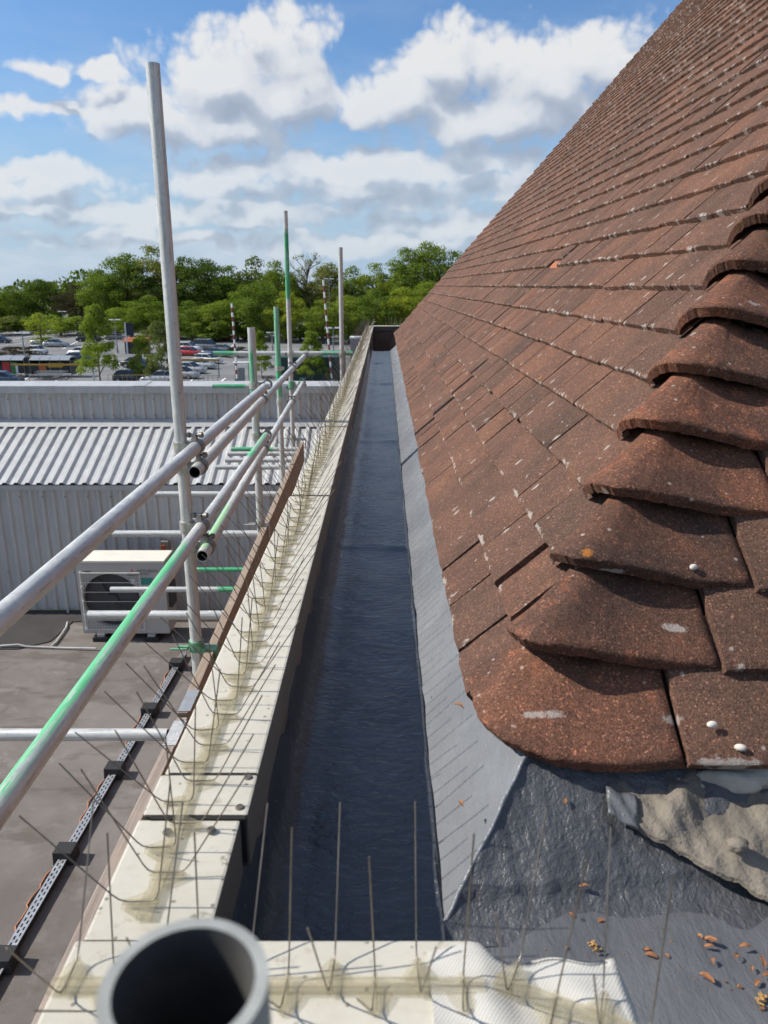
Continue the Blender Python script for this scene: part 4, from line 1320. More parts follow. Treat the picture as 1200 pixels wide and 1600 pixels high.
def lettering(txt, size, mat, parent, loc, rot=(R(90), 0, 0), name='lettering'):
    cu = bpy.data.curves.new(name, 'FONT'); cu.body = txt; cu.size = size; cu.extrude = .0006; cu.resolution_u = 2
    ob = bpy.data.objects.new('tmp_text', cu); col.objects.link(ob)
    dg = bpy.context.evaluated_depsgraph_get(); me = bpy.data.meshes.new_from_object(ob.evaluated_get(dg))
    bpy.data.objects.remove(ob); me.name = name; me.materials.clear()
    o = link(name, me, mat, parent); o.location = loc; o.rotation_euler = rot; return o


lettering('MITSUBISHI', .048, M['text_grey'], ac, (lx + .055, -AD / 2 - .002, lz - .001))
lettering('ELECTRIC', .034, M['text_grey'], ac, (lx + .055, -AD / 2 - .002, lz - .034))

# isolator switch on the clad wall
pw = at(260, 853, Y=YW - .03)
sw = thing('isolator_switch', 'small isolator switch box on the clad wall above the air unit', 'switch', pw)
m = MB(); m.box((0, -.04, 0), (.10, .08, .17)); m.build('box', M['switch_grey'], sw, bevel=.006)
m = MB(); m.box((-.015, -.087, -.005), (.055, .012, .085)); m.build('rotary_handle', M['switch_red'], sw, bevel=.003)
m = MB(); m.tube((-.02, -.04, -.085), (-.02, -.04, -.15), .012, n=8); m.tube((.025, -.04, -.085), (.025, -.04, -.15), .012, n=8); m.build('cable_gland', M['black'], sw)
m = MB(); m.path([(-.02, -.04, -.15), (-.02, -.03, -.6), (-.05, -.03, -1.1), (-.15, -.04, -1.5)], .009, 6); m.build('cable', M['black'], sw)

# thin pipe down the wall and across the roof
m = MB()
pts = [at(106, 952, Y=YW - .06), at(107, 962, Y=YW - .08), at(104, 980, z=-4.03), at(88, 1003, z=-4.03), at(78, 1012, z=-4.03)]
m.path(pts, .013, 8); tag(m.build('drain_pipe', M['pipe_white']), 'thin white drain pipe at the foot of the clad wall', 'pipe')
m = MB(); pts = [at(0, 1009, z=-4.02), at(28, 1007, z=-4.0), at(40, 1010, z=-4.03), at(90, 1012, z=-4.03), at(150, 1013, z=-4.02)]
m.path(pts, .011, 8); tag(m.build('cable_run', M['pipe_white']), 'pale cable lying across the shaded felt to the air unit', 'cable')

# slotted cable tray on rubber blocks
T0 = at(-30, 1560, z=-3.998); T1 = at(287, 1020, z=-3.998); td = (T1 - T0); td.z = 0; TLn = td.length; td.normalize(); tx_ = Vector((td.y, -td.x, 0))
tray = thing('cable_tray', 'perforated metal channel lying on black rubber blocks across the flat roof', 'cable tray', T0)
q = frame(Vector((0, 0, 0)), tx_, td, Vector((0, 0, 1)))
w2 = .032; u_ = .05
m = MB(); m.bbox((-w2, 0, -.003), (-w2 + .014, TLn, 0)); m.bbox((w2 - .014, 0, -.003), (w2, TLn, 0)); m.bbox((-.007, 0, -.0035), (.007, TLn, -.0005))
k = 0
while k * u_ < TLn:
    m.bbox((-w2 + .013, k * u_, -.0031), (-.006, k * u_ + .022, -.0002)); m.bbox((.006, k * u_ + u_ / 2, -.0031), (w2 - .013, k * u_ + u_ / 2 + .022, -.0002)); k += 1
o = m.build('slotted_top', M['tray'], tray); o.matrix_local = q
m = MB(); m.bbox((-w2, 0, -.04), (-w2 + .002, TLn, -.0035)); m.bbox((w2 - .002, 0, -.04), (w2, TLn, -.0035))
o = m.build('side_flange', M['black'], tray); o.matrix_local = q
m = MB(); m.bbox((-w2 + .003, 0, -.038), (w2 - .003, TLn, -.036)); o = m.build('tray_floor', M['black'], tray); o.matrix_local = q
for i, (px, py) in enumerate(((12, 1490), (108, 1325), (183, 1196), (236, 1103), (278, 1032))):
    p = at(px, py, z=-3.95); along = (p - T0).dot(td); c = T0 + td * along
    b = thing('rubber_block', 'black rubber support block under the slotted channel, %s from the near end' % ORD[i], 'support block', (c.x, c.y, ZF), math.atan2(td.y, td.x) - R(90), 'rubber blocks under the channel')
    m = MB(); m.box((0, 0, .053), (.15, .13, .106), taper=.94); m.build('block', M['black'], b, bevel=.006)
m = MB(); pts = []
for k in range(70):
    c = T0 + td * (TLn * k / 69); pts.append((c.x - .062 + .012 * math.sin(k * 1.9) + .016 * math.sin(k * .37), c.y + .02 * math.cos(k * 2.3), ZF + .008 + .003 * math.sin(k * 3.1)))
m.path(pts, .006, 6); tag(m.build('orange_cable', M['orange']), 'thin orange cable straggling beside the slotted channel', 'cable')

# ------------------------------------------------------------------ trees
def leaf_mat(name, a, b, dark=.6):
    m = bpy.data.materials.new(name); m.use_nodes = True
    t = NT(m.node_tree); t.n.clear(); out = t.n.new('ShaderNodeOutputMaterial')
    p = t.pos(); n = t.noise(p, .45, 3, .6); r = t.rand()
    c = t.mix(t.smooth(n, .35, .65), a, b)
    c = t.mix(1.0, c, t.ramp(r, [(0, (.75, .82, .8)), (.5, (1, 1, 1)), (1, (1.22, 1.1, .85))]), 'MULTIPLY')
    d = t.n.new('ShaderNodeBsdfDiffuse'); t.link(c, d.inputs[0])
    tr = t.n.new('ShaderNodeBsdfTranslucent'); t.link(t.mix(1.0, c, (1.1, 1.15, .6), 'MULTIPLY'), tr.inputs[0])
    mx = t.n.new('ShaderNodeMixShader'); mx.inputs[0].default_value = .42
    t.l.new(d.outputs[0], mx.inputs[1]); t.l.new(tr.outputs[0], mx.inputs[2]); t.l.new(mx.outputs[0], out.inputs[0])
    return m


M['leaf'] = leaf_mat('leaf_green', (.122, .180, .032), (.188, .245, .052))
M['leaf_dark'] = leaf_mat('leaf_dark_green', (.068, .112, .026), (.108, .152, .038))
M['leaf_bright'] = leaf_mat('leaf_spring_green', (.195, .255, .038), (.265, .315, .058))
M['leaf_olive'] = leaf_mat('leaf_olive_green', (.128, .160, .054), (.182, .205, .080))
M['leaf_brown'] = leaf_mat('leaf_bronze', (.060, .048, .036), (.085, .068, .050))
M['bark'] = simple('bark', (.075, .06, .045), .95, 0, .3, 2)
M['bark_pale'] = simple('bark_pale', (.16, .145, .12), .95, 0, .2, 2)


def crown_mesh(seed, kind, nclump, nleaf, leaf):
    """unit tree: height 1, crown half width about .5 of width 1; leaf size given for height 1"""
    r = np.random.default_rng(seed); cs = []; rad = []
    for _ in range(nclump):
        if kind == 'round':
            while True:
                q = r.uniform(-1, 1, 3)
                if np.linalg.norm(q) < 1: break
            z = .52 + .44 * q[2]; w = .42 * (1.0 if z < .7 else (1 - (z - .7) / .42)); c = (q[0] * w, q[1] * w, z); ra = r.uniform(.07, .14)
        elif kind == 'cone':
            z = .14 + .83 * r.uniform(0, 1) ** 1.15; w = .46 * (1 - z) ** .7 * min(1, (z - .04) / .12) + .03; a = r.uniform(0, 6.28); k = r.uniform(.2, 1) ** .6
            c = (math.cos(a) * w * k, math.sin(a) * w * k, z); ra = r.uniform(.055, .10)
        elif kind == 'low':
            a = r.uniform(0, 6.28); k = r.uniform(0, 1) ** .5; c = (math.cos(a) * .45 * k, math.sin(a) * .45 * k, .12 + .72 * r.uniform(0, 1) * (1 - .45 * k)); ra = r.uniform(.08, .15)
        else:   # sparse
            while True:
                q = r.uniform(-1, 1, 3)
                if np.linalg.norm(q) < 1: break
            c = (q[0] * .42, q[1] * .42, .66 + .32 * q[2]); ra = r.uniform(.05, .10)
        cs.append(c); rad.append(ra)
    cs = np.array(cs); rad = np.array(rad)
    idx = r.choice(nclump, nleaf, p=rad ** 2 / (rad ** 2).sum())
    d = r.normal(size=(nleaf, 3)); d /= np.linalg.norm(d, axis=1)[:, None]
    d[:, 2] = np.where(r.uniform(size=nleaf) < .7, np.abs(d[:, 2]), d[:, 2])
    pos = cs[idx] + d * (rad[idx] * r.uniform(.55, 1.12, nleaf))[:, None] * np.array([1.15, 1.15, .8])
    nrm = d + r.normal(size=(nleaf, 3)) * .55; nrm /= np.linalg.norm(nrm, axis=1)[:, None]
    tang = np.cross(nrm, r.normal(size=(nleaf, 3))); tang /= np.linalg.norm(tang, axis=1)[:, None]; bit = np.cross(nrm, tang)
    s = leaf * r.uniform(.5, 1.2, nleaf)[:, None]
    V = np.stack([pos - tang * s, pos - bit * s * .6, pos + tang * s, pos + bit * s * .6], 1).reshape(-1, 3)
    me = bpy.data.meshes.new('crown'); me.vertices.add(nleaf * 4); me.vertices.foreach_set('co', V.ravel())
    me.loops.add(nleaf * 4); me.loops.foreach_set('vertex_index', np.arange(nleaf * 4)); me.polygons.add(nleaf)
    me.polygons.foreach_set('loop_start', np.arange(nleaf) * 4); me.update(calc_edges=True)
    return me, cs


def trunk_mesh(seed, kind, cs):
    r = random.Random(seed); m = MB()
    top = {'round': .72, 'cone': .9, 'low': .4, 'sparse': .8}[kind]; tr = {'round': .022, 'cone': .014, 'low': .03, 'sparse': .020}[kind]
    pts = [(r.gauss(0, .006) * (k > 0), r.gauss(0, .006) * (k > 0), top * k / 6) for k in range(7)]
    m.path(pts, [tr * (1.25 if k == 0 else 1 - .13 * k) for k in range(7)], 7)
    nl = {'round': 14, 'cone': 10, 'low': 6, 'sparse': 46}[kind]
    order = list(range(len(cs))); r.shuffle(order)
    for k in order[:nl]:
        c = Vector(cs[k]); z = max(.10, min(top * .95, c.z - r.uniform(.08, .28))); s = Vector((0, 0, z)); mid = s.lerp(c, .5) + Vector((r.gauss(0, .02), r.gauss(0, .02), .02))
        m.path([s, mid, c], [tr * .45, tr * .28, tr * .08], 5)
        if kind == 'sparse':
            for _ in range(5):
                e = c + Vector((r.gauss(0, .06), r.gauss(0, .06), abs(r.gauss(0, .06)))); m.path([mid.lerp(c, r.uniform(.3, 1)), e], [tr * .12, tr * .03], 4)
    return m.mesh('trunk')


TREE = {}
for key, kind, nc, nl, lf in (('round_a', 'round', 70, 13000, .0145), ('round_b', 'round', 62, 12000, .015), ('round_c', 'round', 80, 14000, .014), ('cone_a', 'cone', 100, 13000, .0165),
                              ('cone_b', 'cone', 80, 9000, .018), ('sparse_a', 'sparse', 40, 1500, .014), ('low_a', 'low', 34, 4200, .026), ('loose', 'round', 26, 2300, .022)):
    cme, cs = crown_mesh(hash(key) % 1000 if False else sum(map(ord, key)), kind, nc, nl, lf)
    TREE[key] = (cme, trunk_mesh(sum(map(ord, key)), kind, cs))


def tree(px, base, top, wpx, key, leafm, label, name='broadleaf_tree', group=None, bark='bark'):
    p = at(px, base, z=-CZ)
    dist = p.y; r = ray(px, top); k = dist / r.y; H = CZ + r.z * k; Wd = wpx / F * (dist * cp + CZ * sp) * (1.55 if 'cone' in key else 1.32)
    t = thing(name, label, 'tree' if 'tree' in name else 'shrub', (p.x, p.y, 0), random.uniform(0, 6.28), group)
    for nm, me, mt in (('crown', TREE[key][0], leafm), ('trunk', TREE[key][1], bark)):
        if len(me.materials) == 0: me.materials.append(M[mt])
        o = link(nm, me, None, t); o.scale = (Wd, Wd, H); o.material_slots[0].link = 'OBJECT'; o.material_slots[0].material = M[mt]
    return t


GB = 'trees along the far side of the car park'
far_trees = [(-45, 516, 440, 70, 'round_a', 'leaf', 'mid green'), (20, 514, 447, 62, 'round_b', 'leaf', 'mid green'), (72, 513, 437, 62, 'round_c', 'leaf_dark', 'dark green'), (122, 515, 444, 58, 'round_a', 'leaf_brown', 'bronze leaved'),
             (165, 517, 421, 66, 'round_b', 'leaf', 'mid green'), (204, 517, 397, 84, 'round_c', 'leaf', 'tall green'), (246, 516, 383, 88, 'round_a', 'leaf_olive', 'tallest olive green'),
             (290, 517, 402, 74, 'round_b', 'leaf_dark', 'dark green'), (326, 517, 405, 78, 'round_c', 'leaf_dark', 'dark green'), (362, 517, 414, 70, 'round_a', 'leaf', 'mid green'),
             (402, 516, 401, 72, 'loose', 'leaf_olive', 'thin crowned olive green'), (438, 517, 408, 66, 'round_b', 'leaf', 'mid green'), (482, 516, 392, 72, 'sparse_a', 'leaf_olive', 'nearly bare'),
             (515, 516, 412, 66, 'round_c', 'leaf_olive', 'olive green'), (552, 517, 416, 60, 'loose', 'leaf', 'loose crowned green'), (588, 517, 410, 66, 'round_a', 'leaf', 'mid green'),
             (632, 517, 388, 80, 'round_b', 'leaf', 'tall green'), (668, 517, 379, 82, 'round_c', 'leaf', 'tall green'), (708, 517, 391, 72, 'round_a', 'leaf', 'mid green'), (745, 516, 384, 80, 'round_b', 'leaf', 'tall green'),
             (795, 516, 400, 80, 'round_c', 'leaf_dark', 'dark green'), (850, 516, 395, 90, 'round_a', 'leaf', 'mid green')]
for i, (px, b, tp, w, key, lmn, desc) in enumerate(far_trees):
    tree(px, b, tp, w, key, lmn, '%s tree in the far tree line, %s from its left end' % (desc, ORD[i]), group=GB)
mid_trees = [(300, 533, 470, 60, 'round_b', 'leaf', 'mid green'), (335, 534, 474, 58, 'round_c', 'leaf_bright', 'light green'), (372, 532, 455, 64, 'round_a', 'leaf_bright', 'light green'), (408, 534, 441, 74, 'round_c', 'leaf', 'mid green'),
             (448, 535, 455, 64, 'round_b', 'leaf_bright', 'light green'), (505, 537, 468, 62, 'round_a', 'leaf', 'mid green'), (545, 536, 462, 60, 'round_c', 'leaf_bright', 'light green'), (585, 536, 452, 70, 'round_b', 'leaf', 'mid green'),
             (628, 535, 448, 70, 'round_a', 'leaf_bright', 'light green'), (668, 535, 440, 70, 'round_c', 'leaf', 'mid green'), (205, 527, 470, 60, 'round_a', 'leaf_bright', 'light green'), (240, 528, 462, 64, 'round_b', 'leaf', 'mid green')]
for i, (px, b, tp, w, key, lmn, desc) in enumerate(mid_trees):
    tree(px, b, tp, w, key, lmn, '%s bushy tree before the far tree line, %s' % (desc, ['right of the tall tube', 'left of the striped pole', 'behind the shorter striped pole', 'behind the short grey tube', 'beside the green topped tube', 'behind the taller striped pole',
         'right of the thin far tube', 'beyond the end of the gutter', 'left of the roof edge', 'against the roof edge', 'behind the black sign', 'left of the tall tube'][i]), group='bushy trees in front of the far tree line')
tree(157, 597, 478, 50, 'cone_a', 'leaf_bright', 'tall cone shaped bright green tree by the trolley shelters', 'hornbeam_tree')
tree(225, 596, 522, 36, 'cone_b', 'leaf_bright', 'small cone shaped green tree left of the tall tube', 'hornbeam_tree')
tree(254, 598, 500, 44, 'cone_b', 'leaf_olive', 'thin greyish cone shaped tree just left of the tall tube', 'hornbeam_tree', bark='bark_pale')
tree(66, 541, 489, 54, 'loose', 'leaf_bright', 'yellow-green round tree standing alone in the car park', 'broadleaf_tree')
tree(488, 598, 518, 38, 'cone_a', 'leaf_bright', 'small bright cone shaped tree between the far scaffold tubes', 'hornbeam_tree')
tree(409, 590, 518, 26, 'cone_a', 'leaf_bright', 'narrow bright tree right of the short grey tube', 'hornbeam_tree')
tree(372, 558, 536, 34, 'low_a', 'leaf_brown', 'low brownish shrub below the shorter striped pole', 'round_shrub')
tree(22, 559, 535, 48, 'low_a', 'leaf_brown', 'low reddish shrub bed at the left edge', 'round_shrub')
tree(8, 515, 498, 50, 'low_a', 'leaf_dark', 'dark clipped shrub at the far left of the car park', 'round_shrub')
tree(48, 514, 500, 44, 'low_a', 'leaf_dark', 'dark clipped shrub before the far trees on the left', 'round_shrub')
for i, px in enumerate(range(-40, 900, 34)):
    lmn = ['leaf', 'leaf_dark', 'leaf_olive', 'leaf_bright'][(i * 7 + 3) % 4]
    b = 519 + (i * 5 % 7) + (8 if px > 250 else 0)
    tree(px, b, b - 32 - (i * 11 % 16), 58, 'low_a', lmn, '%s undergrowth bush below the far trees, %s from the left' % ({'leaf': 'mid green', 'leaf_dark': 'dark green', 'leaf_olive': 'olive green', 'leaf_bright': 'light green'}[lmn], ORD[i]), 'undergrowth_bush', 'bushes below the far trees')
# dense wood behind everything
r = np.random.default_rng(8)
nl = 30000
X = r.uniform(-260, 190, nl); Y = 252 + r.uniform(0, 30, nl); hgt = 11 + 3 * np.sin(X * .11) + 2 * np.sin(X * .31); Z = hgt * r.uniform(0, 1, nl) ** .6
pos = np.stack([X, Y, Z], 1); a_ = r.normal(size=(nl, 3)); a_ /= np.linalg.norm(a_, axis=1)[:, None]; b_ = np.cross(a_, r.normal(size=(nl, 3))); b_ /= np.linalg.norm(b_, axis=1)[:, None]
V = np.stack([pos - a_ * .8, pos - b_ * .5, pos + a_ * .8, pos + b_ * .5], 1).reshape(-1, 3)
me = bpy.data.meshes.new('woodland'); me.vertices.add(nl * 4); me.vertices.foreach_set('co', V.ravel()); me.loops.add(nl * 4); me.loops.foreach_set('vertex_index', np.arange(nl * 4))
me.polygons.add(nl); me.polygons.foreach_set('loop_start', np.arange(nl) * 4); me.update(calc_edges=True)
tag(link('woodland', me, M['leaf_dark']), 'dense dark wood behind the tree line', 'wood', kind='stuff')

# ------------------------------------------------------------------ car park
def paint(px0, py0, px1, py1, w=.12):
    a, b = at(px0, py0, z=-CZ), at(px1, py1, z=-CZ); d = (b - a).normalized(); n = Vector((-d.y, d.x, 0)) * w
    m = MB(); m.add([a + n, a - n, b - n, b + n], [(0, 1, 2, 3)]); o = m.build('bay_marking', M['paint']); o.location.z = .006; tag(o, kind='structure')


for k in range(7):
    paint(292 + k * 11.5, 599 - k * 9.6 + 0, 305 + k * 11.5, 590 - k * 9.6, .11)
for (a, b, c, d) in ((338, 601, 352, 591), (78, 598, 104, 590), (30, 597, 48, 588), (120, 584, 150, 578), (0, 540, 40, 536), (98, 545, 122, 533), (104, 552, 130, 540), (20, 530, 62, 523), (110, 527, 140, 520), (180, 571, 205, 560), (60, 520, 110, 516)):
    paint(a, b, c, d, .12)

M['tyre'] = simple('tyre', (.02, .02, .02), .85); M['rim'] = simple('alloy_rim', (.42, .42, .43), .35, .7); M['glass'] = simple('car_glass', (.018, .022, .026), .08)
M['head'] = simple('headlight_glass', (.6, .62, .62), .15); M['tail'] = simple('tail_light', (.4, .015, .012), .25); M['trim'] = simple('car_trim', (.03, .03, .03), .6)
PAINTS = {}


def car_paint(c):
    if c not in PAINTS:
        col_ = {'black': (.012, .012, .014), 'silver': (.36, .37, .38), 'white': (.62, .62, .61), 'red': (.36, .018, .016), 'blue': (.035, .06, .10), 'grey': (.13, .14, .15), 'darkblue': (.02, .03, .05), 'maroon': (.16, .015, .018)}[c]
        PAINTS[c] = simple('car_paint_' + c, col_, .28, .15, .04, 2, coat=.7)
    return PAINTS[c]


def section_loft(m, secs, mi=0):
    """secs: list of rings with equal counts"""
    n = len(secs[0]); vs = [p for s_ in secs for p in s_]
    m.add(vs, [(i * n + k, i * n + (k + 1) % n, (i + 1) * n + (k + 1) % n, (i + 1) * n + k) for i in range(len(secs) - 1) for k in range(n)], True, mi)
    m.add(secs[0], [tuple(range(n))[::-1]], False, mi); m.add(secs[-1], [tuple(range(n))], False, mi)


def car_meshes(kind):
    L, Wd, H = {'hatch': (4.1, 1.78, 1.50), 'saloon': (4.6, 1.82, 1.46), 'small': (3.0, 1.62, 1.54), 'van': (4.9, 1.92, 1.95), 'estate': (4.6, 1.84, 1.66)}[kind]
    h = Wd / 2
    # lower body: x, belt height, half width
    bon = .58 if kind != 'van' else .66
    st = {'hatch': [(-.5, .55, .80), (-.485, .78, .90), (-.44, .95, .96), (-.30, .97, 1), (.10, .93, 1), (.20, .90, .99), (.36, .80, .97), (.46, .70, .90), (.5, .52, .78)],
          'saloon': [(-.5, .55, .78), (-.485, .82, .9), (-.40, .95, .96), (-.22, .96, 1), (.08, .92, 1), (.2, .88, .99), (.38, .76, .96), (.47, .66, .9), (.5, .5, .78)],
          'small': [(-.5, .55, .8), (-.47, .9, .92), (-.40, 1.0, .97), (-.2, 1.0, 1), (.14, .98, 1), (.26, .94, .99), (.40, .84, .96), (.475, .72, .9), (.5, .5, .78)],
          'van': [(-.5, .6, .9), (-.49, 1.0, .97), (-.42, 1.08, 1), (-.2, 1.08, 1), (.1, 1.05, 1), (.24, 1.02, 1), (.38, .92, .97), (.47, .8, .92), (.5, .55, .8)],
          'estate': [(-.5, .6, .82), (-.485, .95, .93), (-.42, 1.02, .98), (-.2, 1.02, 1), (.1, .98, 1), (.22, .96, .99), (.38, .88, .97), (.47, .76, .9), (.5, .55, .8)]}[kind]
    m = MB(); secs = []
    for fx, bz, fw in st:
        w = h * fw; x = fx * L
        secs.append([(x, -w * .94, .22), (x, w * .94, .22), (x, w, .42), (x, w * .99, bz * .78), (x, w * .93, bz), (x, -w * .93, bz), (x, -w * .99, bz * .78), (x, -w, .42)])
    section_loft(m, secs); body = m.mesh('body')
    # greenhouse: roof line
    gh = {'hatch': (-.47, -.36, .06, .24), 'saloon': (-.38, -.22, .03, .22), 'small': (-.47, -.36, .08, .28), 'van': (-.49, -.46, .10, .27), 'estate': (-.48, -.40, .04, .22)}[kind]
    belt = .92 if kind not in ('van', 'estate') else 1.03
    if kind == 'saloon': belt = .91
    wb, wt = h * .90, h * .70
    x0, x1, x2, x3 = [g * L for g in gh]
    zt = H - .07
    gl = []
    def quad(a, b, c, d, nm):
        mm = MB(); c0 = (Vector(a) + Vector(b) + Vector(c) + Vector(d)) / 4
        mm.add([Vector(p) for p in (a, b, c, d)], [(0, 1, 2, 3)]); gl.append((nm, mm.mesh(nm)))
    quad((x3, -wb, belt), (x3, wb, belt), (x2, wt, zt), (x2, -wt, zt), 'windscreen')
    quad((x0, wb, belt), (x0, -wb, belt), (x1, -wt, zt), (x1, wt, zt), 'rear_window')
    for s_ in (-1, 1):
        mid0 = x0 + (x3 - x0) * .48; mid1 = x1 + (x2 - x1) * .45
        for (a0, a1, b0, b1) in ((x0 + .10, mid0 - .04, x1 + .05, mid1 - .04), (mid0 + .04, x3 - .16, mid1 + .04, x2 - .05)):
            q = [(a0, s_ * (wb - .005), belt + .03), (a1, s_ * (wb - .005), belt + .03), (b1, s_ * (wt + .012), zt - .04), (b0, s_ * (wt + .012), zt - .04)]
            if s_ > 0: q = q[::-1]
            q = [(p[0], p[1] + s_ * .012, p[2]) for p in q]
            quad(*q, 'side_window')
    m = MB()
    lo = [(x0 - .01, -wb + .02, belt - .06), (x3 + .01, -wb + .02, belt - .06), (x3 + .01, wb - .02, belt - .06), (x0 - .01, wb - .02, belt - .06)]
    up = [(x1 + .02, -wt - .004, zt), (x2 - .02, -wt - .004, zt), (x2 - .02, wt + .004, zt), (x1 + .02, wt + .004, zt)]
    up2 = [(x1 + .18, -wt * .86, H), (x2 - .30, -wt * .86, H), (x2 - .30, wt * .86, H), (x1 + .18, wt * .86, H)]
    lo = [(p[0], p[1] * .985, p[2]) for p in lo]; up = [(p[0] + (.012 if i in (0, 3) else -.012), p[1] * .985, p[2]) for i, p in enumerate(up)]
    vs = lo + up + up2
    m.add(vs, [(i, (i + 1) % 4, 4 + (i + 1) % 4, 4 + i) for i in range(4)] + [(4 + i, 4 + (i + 1) % 4, 8 + (i + 1) % 4, 8 + i) for i in range(4)] + [(8, 9, 10, 11)], False)
    cabin = m.mesh('cabin')
    wr = .31 if kind != 'small' else .28
    m = MB(); m.tube((0, -.10, 0), (0, .10, 0), wr, n=20); tyre = m.mesh('wheel')
    m = MB(); m.tube((0, -.106, 0), (0, .106, 0), wr * .66, n=14); rim = m.mesh('rim')
    m = MB(); m.box((0, 0, 0), (.12, .34, .14)); hl = m.mesh('headlight')
    m = MB(); m.box((0, 0, 0), (.10, .24, .22)); tl = m.mesh('tail_light')
    m = MB(); m.box((0, 0, 0), (L * .90, Wd * .86, .14)); m.box((L * .492, 0, .16), (.05, Wd * .62, .16)); sill = m.mesh('underbody')
    for me, mt in ((tyre, 'tyre'), (rim, 'rim'), (hl, 'head'), (tl, 'tail'), (sill, 'trim')): me.materials.append(M[mt])
    for _, me in gl: me.materials.append(M['glass'])
    bz_f = st[-2][1]; bz_r = st[1][1]
    return dict(L=L, W=Wd, body=body, cabin=cabin, gl=gl, tyre=tyre, rim=rim, hl=hl, tl=tl, sill=sill, wr=wr, zf=bz_f - .10, zr=bz_r - .08)


CARM = {k: car_meshes(k) for k in ('hatch', 'saloon', 'small', 'van', 'estate')}
for c in CARM.values():
    for nm in ('body', 'cabin'): c[nm].materials.append(M['trim'])


def car(px, py, rz, kind, colour, label, name='parked_car'):
    c = CARM[kind]; p = at(px, py, z=-CZ)
    t = thing(name, label, 'van' if kind == 'van' else 'car', (p.x, p.y, .0), R(rz), 'cars parked in the car park'); pm = car_paint(colour)
    for nm in ('body', 'cabin'):
        o = link('body' if nm == 'body' else 'cabin', c[nm], None, t); o.material_slots[0].link = 'OBJECT'; o.material_slots[0].material = pm
    link('underbody', c['sill'], None, t).location = (0, 0, .22)
    for nm, me in c['gl']: link(nm, me, None, t)
    for sx in (-.31, .32):
        for sy in (-1, 1):
            w = link('wheel', c['tyre'], None, t); w.location = (sx * c['L'], sy * (c['W'] / 2 - .10), c['wr']); link('rim', c['rim'], None, w)
    for sy in (-1, 1):
        link('headlight', c['hl'], None, t).location = (c['L'] * .462, sy * c['W'] * .33, c['zf']); link('tail_light', c['tl'], None, t).location = (-c['L'] * .474, sy * c['W'] * .36, c['zr'])
    return t


CARS = [(206, 598, -8, 'hatch', 'black', 'black hatchback behind the yellowish railing near the cone trees'), (222, 587, -8, 'saloon', 'darkblue', 'dark blue saloon parked just behind the black hatchback'),
        (216, 574, -10, 'saloon', 'black', 'black saloon farthest back of the row left of the tall tube'), (252, 600, 172, 'estate', 'silver', 'silver estate car at the railing left of the tall tube'),
        (286, 591, -18, 'hatch', 'silver', 'nearest silver hatchback right of the tall tube'), (298, 583, -18, 'hatch', 'silver', 'second silver hatchback right of the tall tube'),
        (313, 576, -18, 'saloon', 'silver', 'silver saloon behind two silver hatchbacks by the yellow bar'), (326, 568, -18, 'hatch', 'white', 'white hatchback at the right end of the yellow bar'),
        (298, 556, -14, 'hatch', 'red', 'bright red hatchback right of the tall tube'), (296, 549, -14, 'estate', 'white', 'white car behind the bright red hatchback'),
        (325, 547, -14, 'van', 'grey', 'dark grey van with a pale roof behind the blue saloon'), (336, 557, -16, 'saloon', 'blue', 'blue saloon left of the shorter striped pole'), (350, 551, -16, 'saloon', 'grey', 'grey saloon nearest the shorter striped pole'),
        (60, 554, -6, 'small', 'white', 'tiny white two seater car beside the lamp post on the left'), (88, 542, -4, 'saloon', 'silver', 'silver saloon standing alone behind the tiny white car'), (65, 538, 176, 'hatch', 'white', 'white car half hidden by the yellow-green tree'),
        (140, 534, 0, 'van', 'black', 'black van standing alone left of the tall cone tree'), (114, 566, 170, 'saloon', 'black', 'black saloon right of the trolley shelter'), (126, 556, 168, 'hatch', 'white', 'white hatchback left of the tall cone tree'),
        (127, 571, 172, 'saloon', 'darkblue', 'dark car nose to the tall cone tree'), (8, 600, 4, 'hatch', 'blue', 'blue hatchback at the left edge below the shelters'), (351, 532, 8, 'van', 'maroon', 'maroon van at the back between the scaffold tubes'),
        (392, 530, 0, 'hatch', 'maroon', 'maroon car seen right of the short grey tube'), (1, 536, 0, 'hatch', 'darkblue', 'dark car cut by the left edge at the back'), (182, 531, 5, 'saloon', 'grey', 'grey car far back right of the cone tree')]
for c in CARS: car(*c)

# trolley shelters
M['shelter_roof'] = simple('shelter_roof', (.30, .32, .34), .3, .2); M['shelter_dark'] = simple('shelter_panel', (.018, .02, .024), .35); M['steel'] = simple('painted_steel', (.22, .23, .23), .5, .4)
M['yellow'] = simple('yellow_paint', (.42, .25, .03), .6); M['orange_p'] = simple('orange_poster', (.40, .10, .03), .6); M['red_p'] = simple('red_poster', (.38, .03, .025), .6); M['green_p'] = simple('green_poster', (.05, .15, .05), .6)
M['navy'] = simple('navy_sign', (.012, .014, .03), .5); M['white_p'] = simple('white_paint', (.7, .7, .68), .6); M['rust'] = simple('rail_paint', (.30, .21, .11), .7); M['stripe_red'] = simple('stripe_red', (.18, .035, .03), .6)


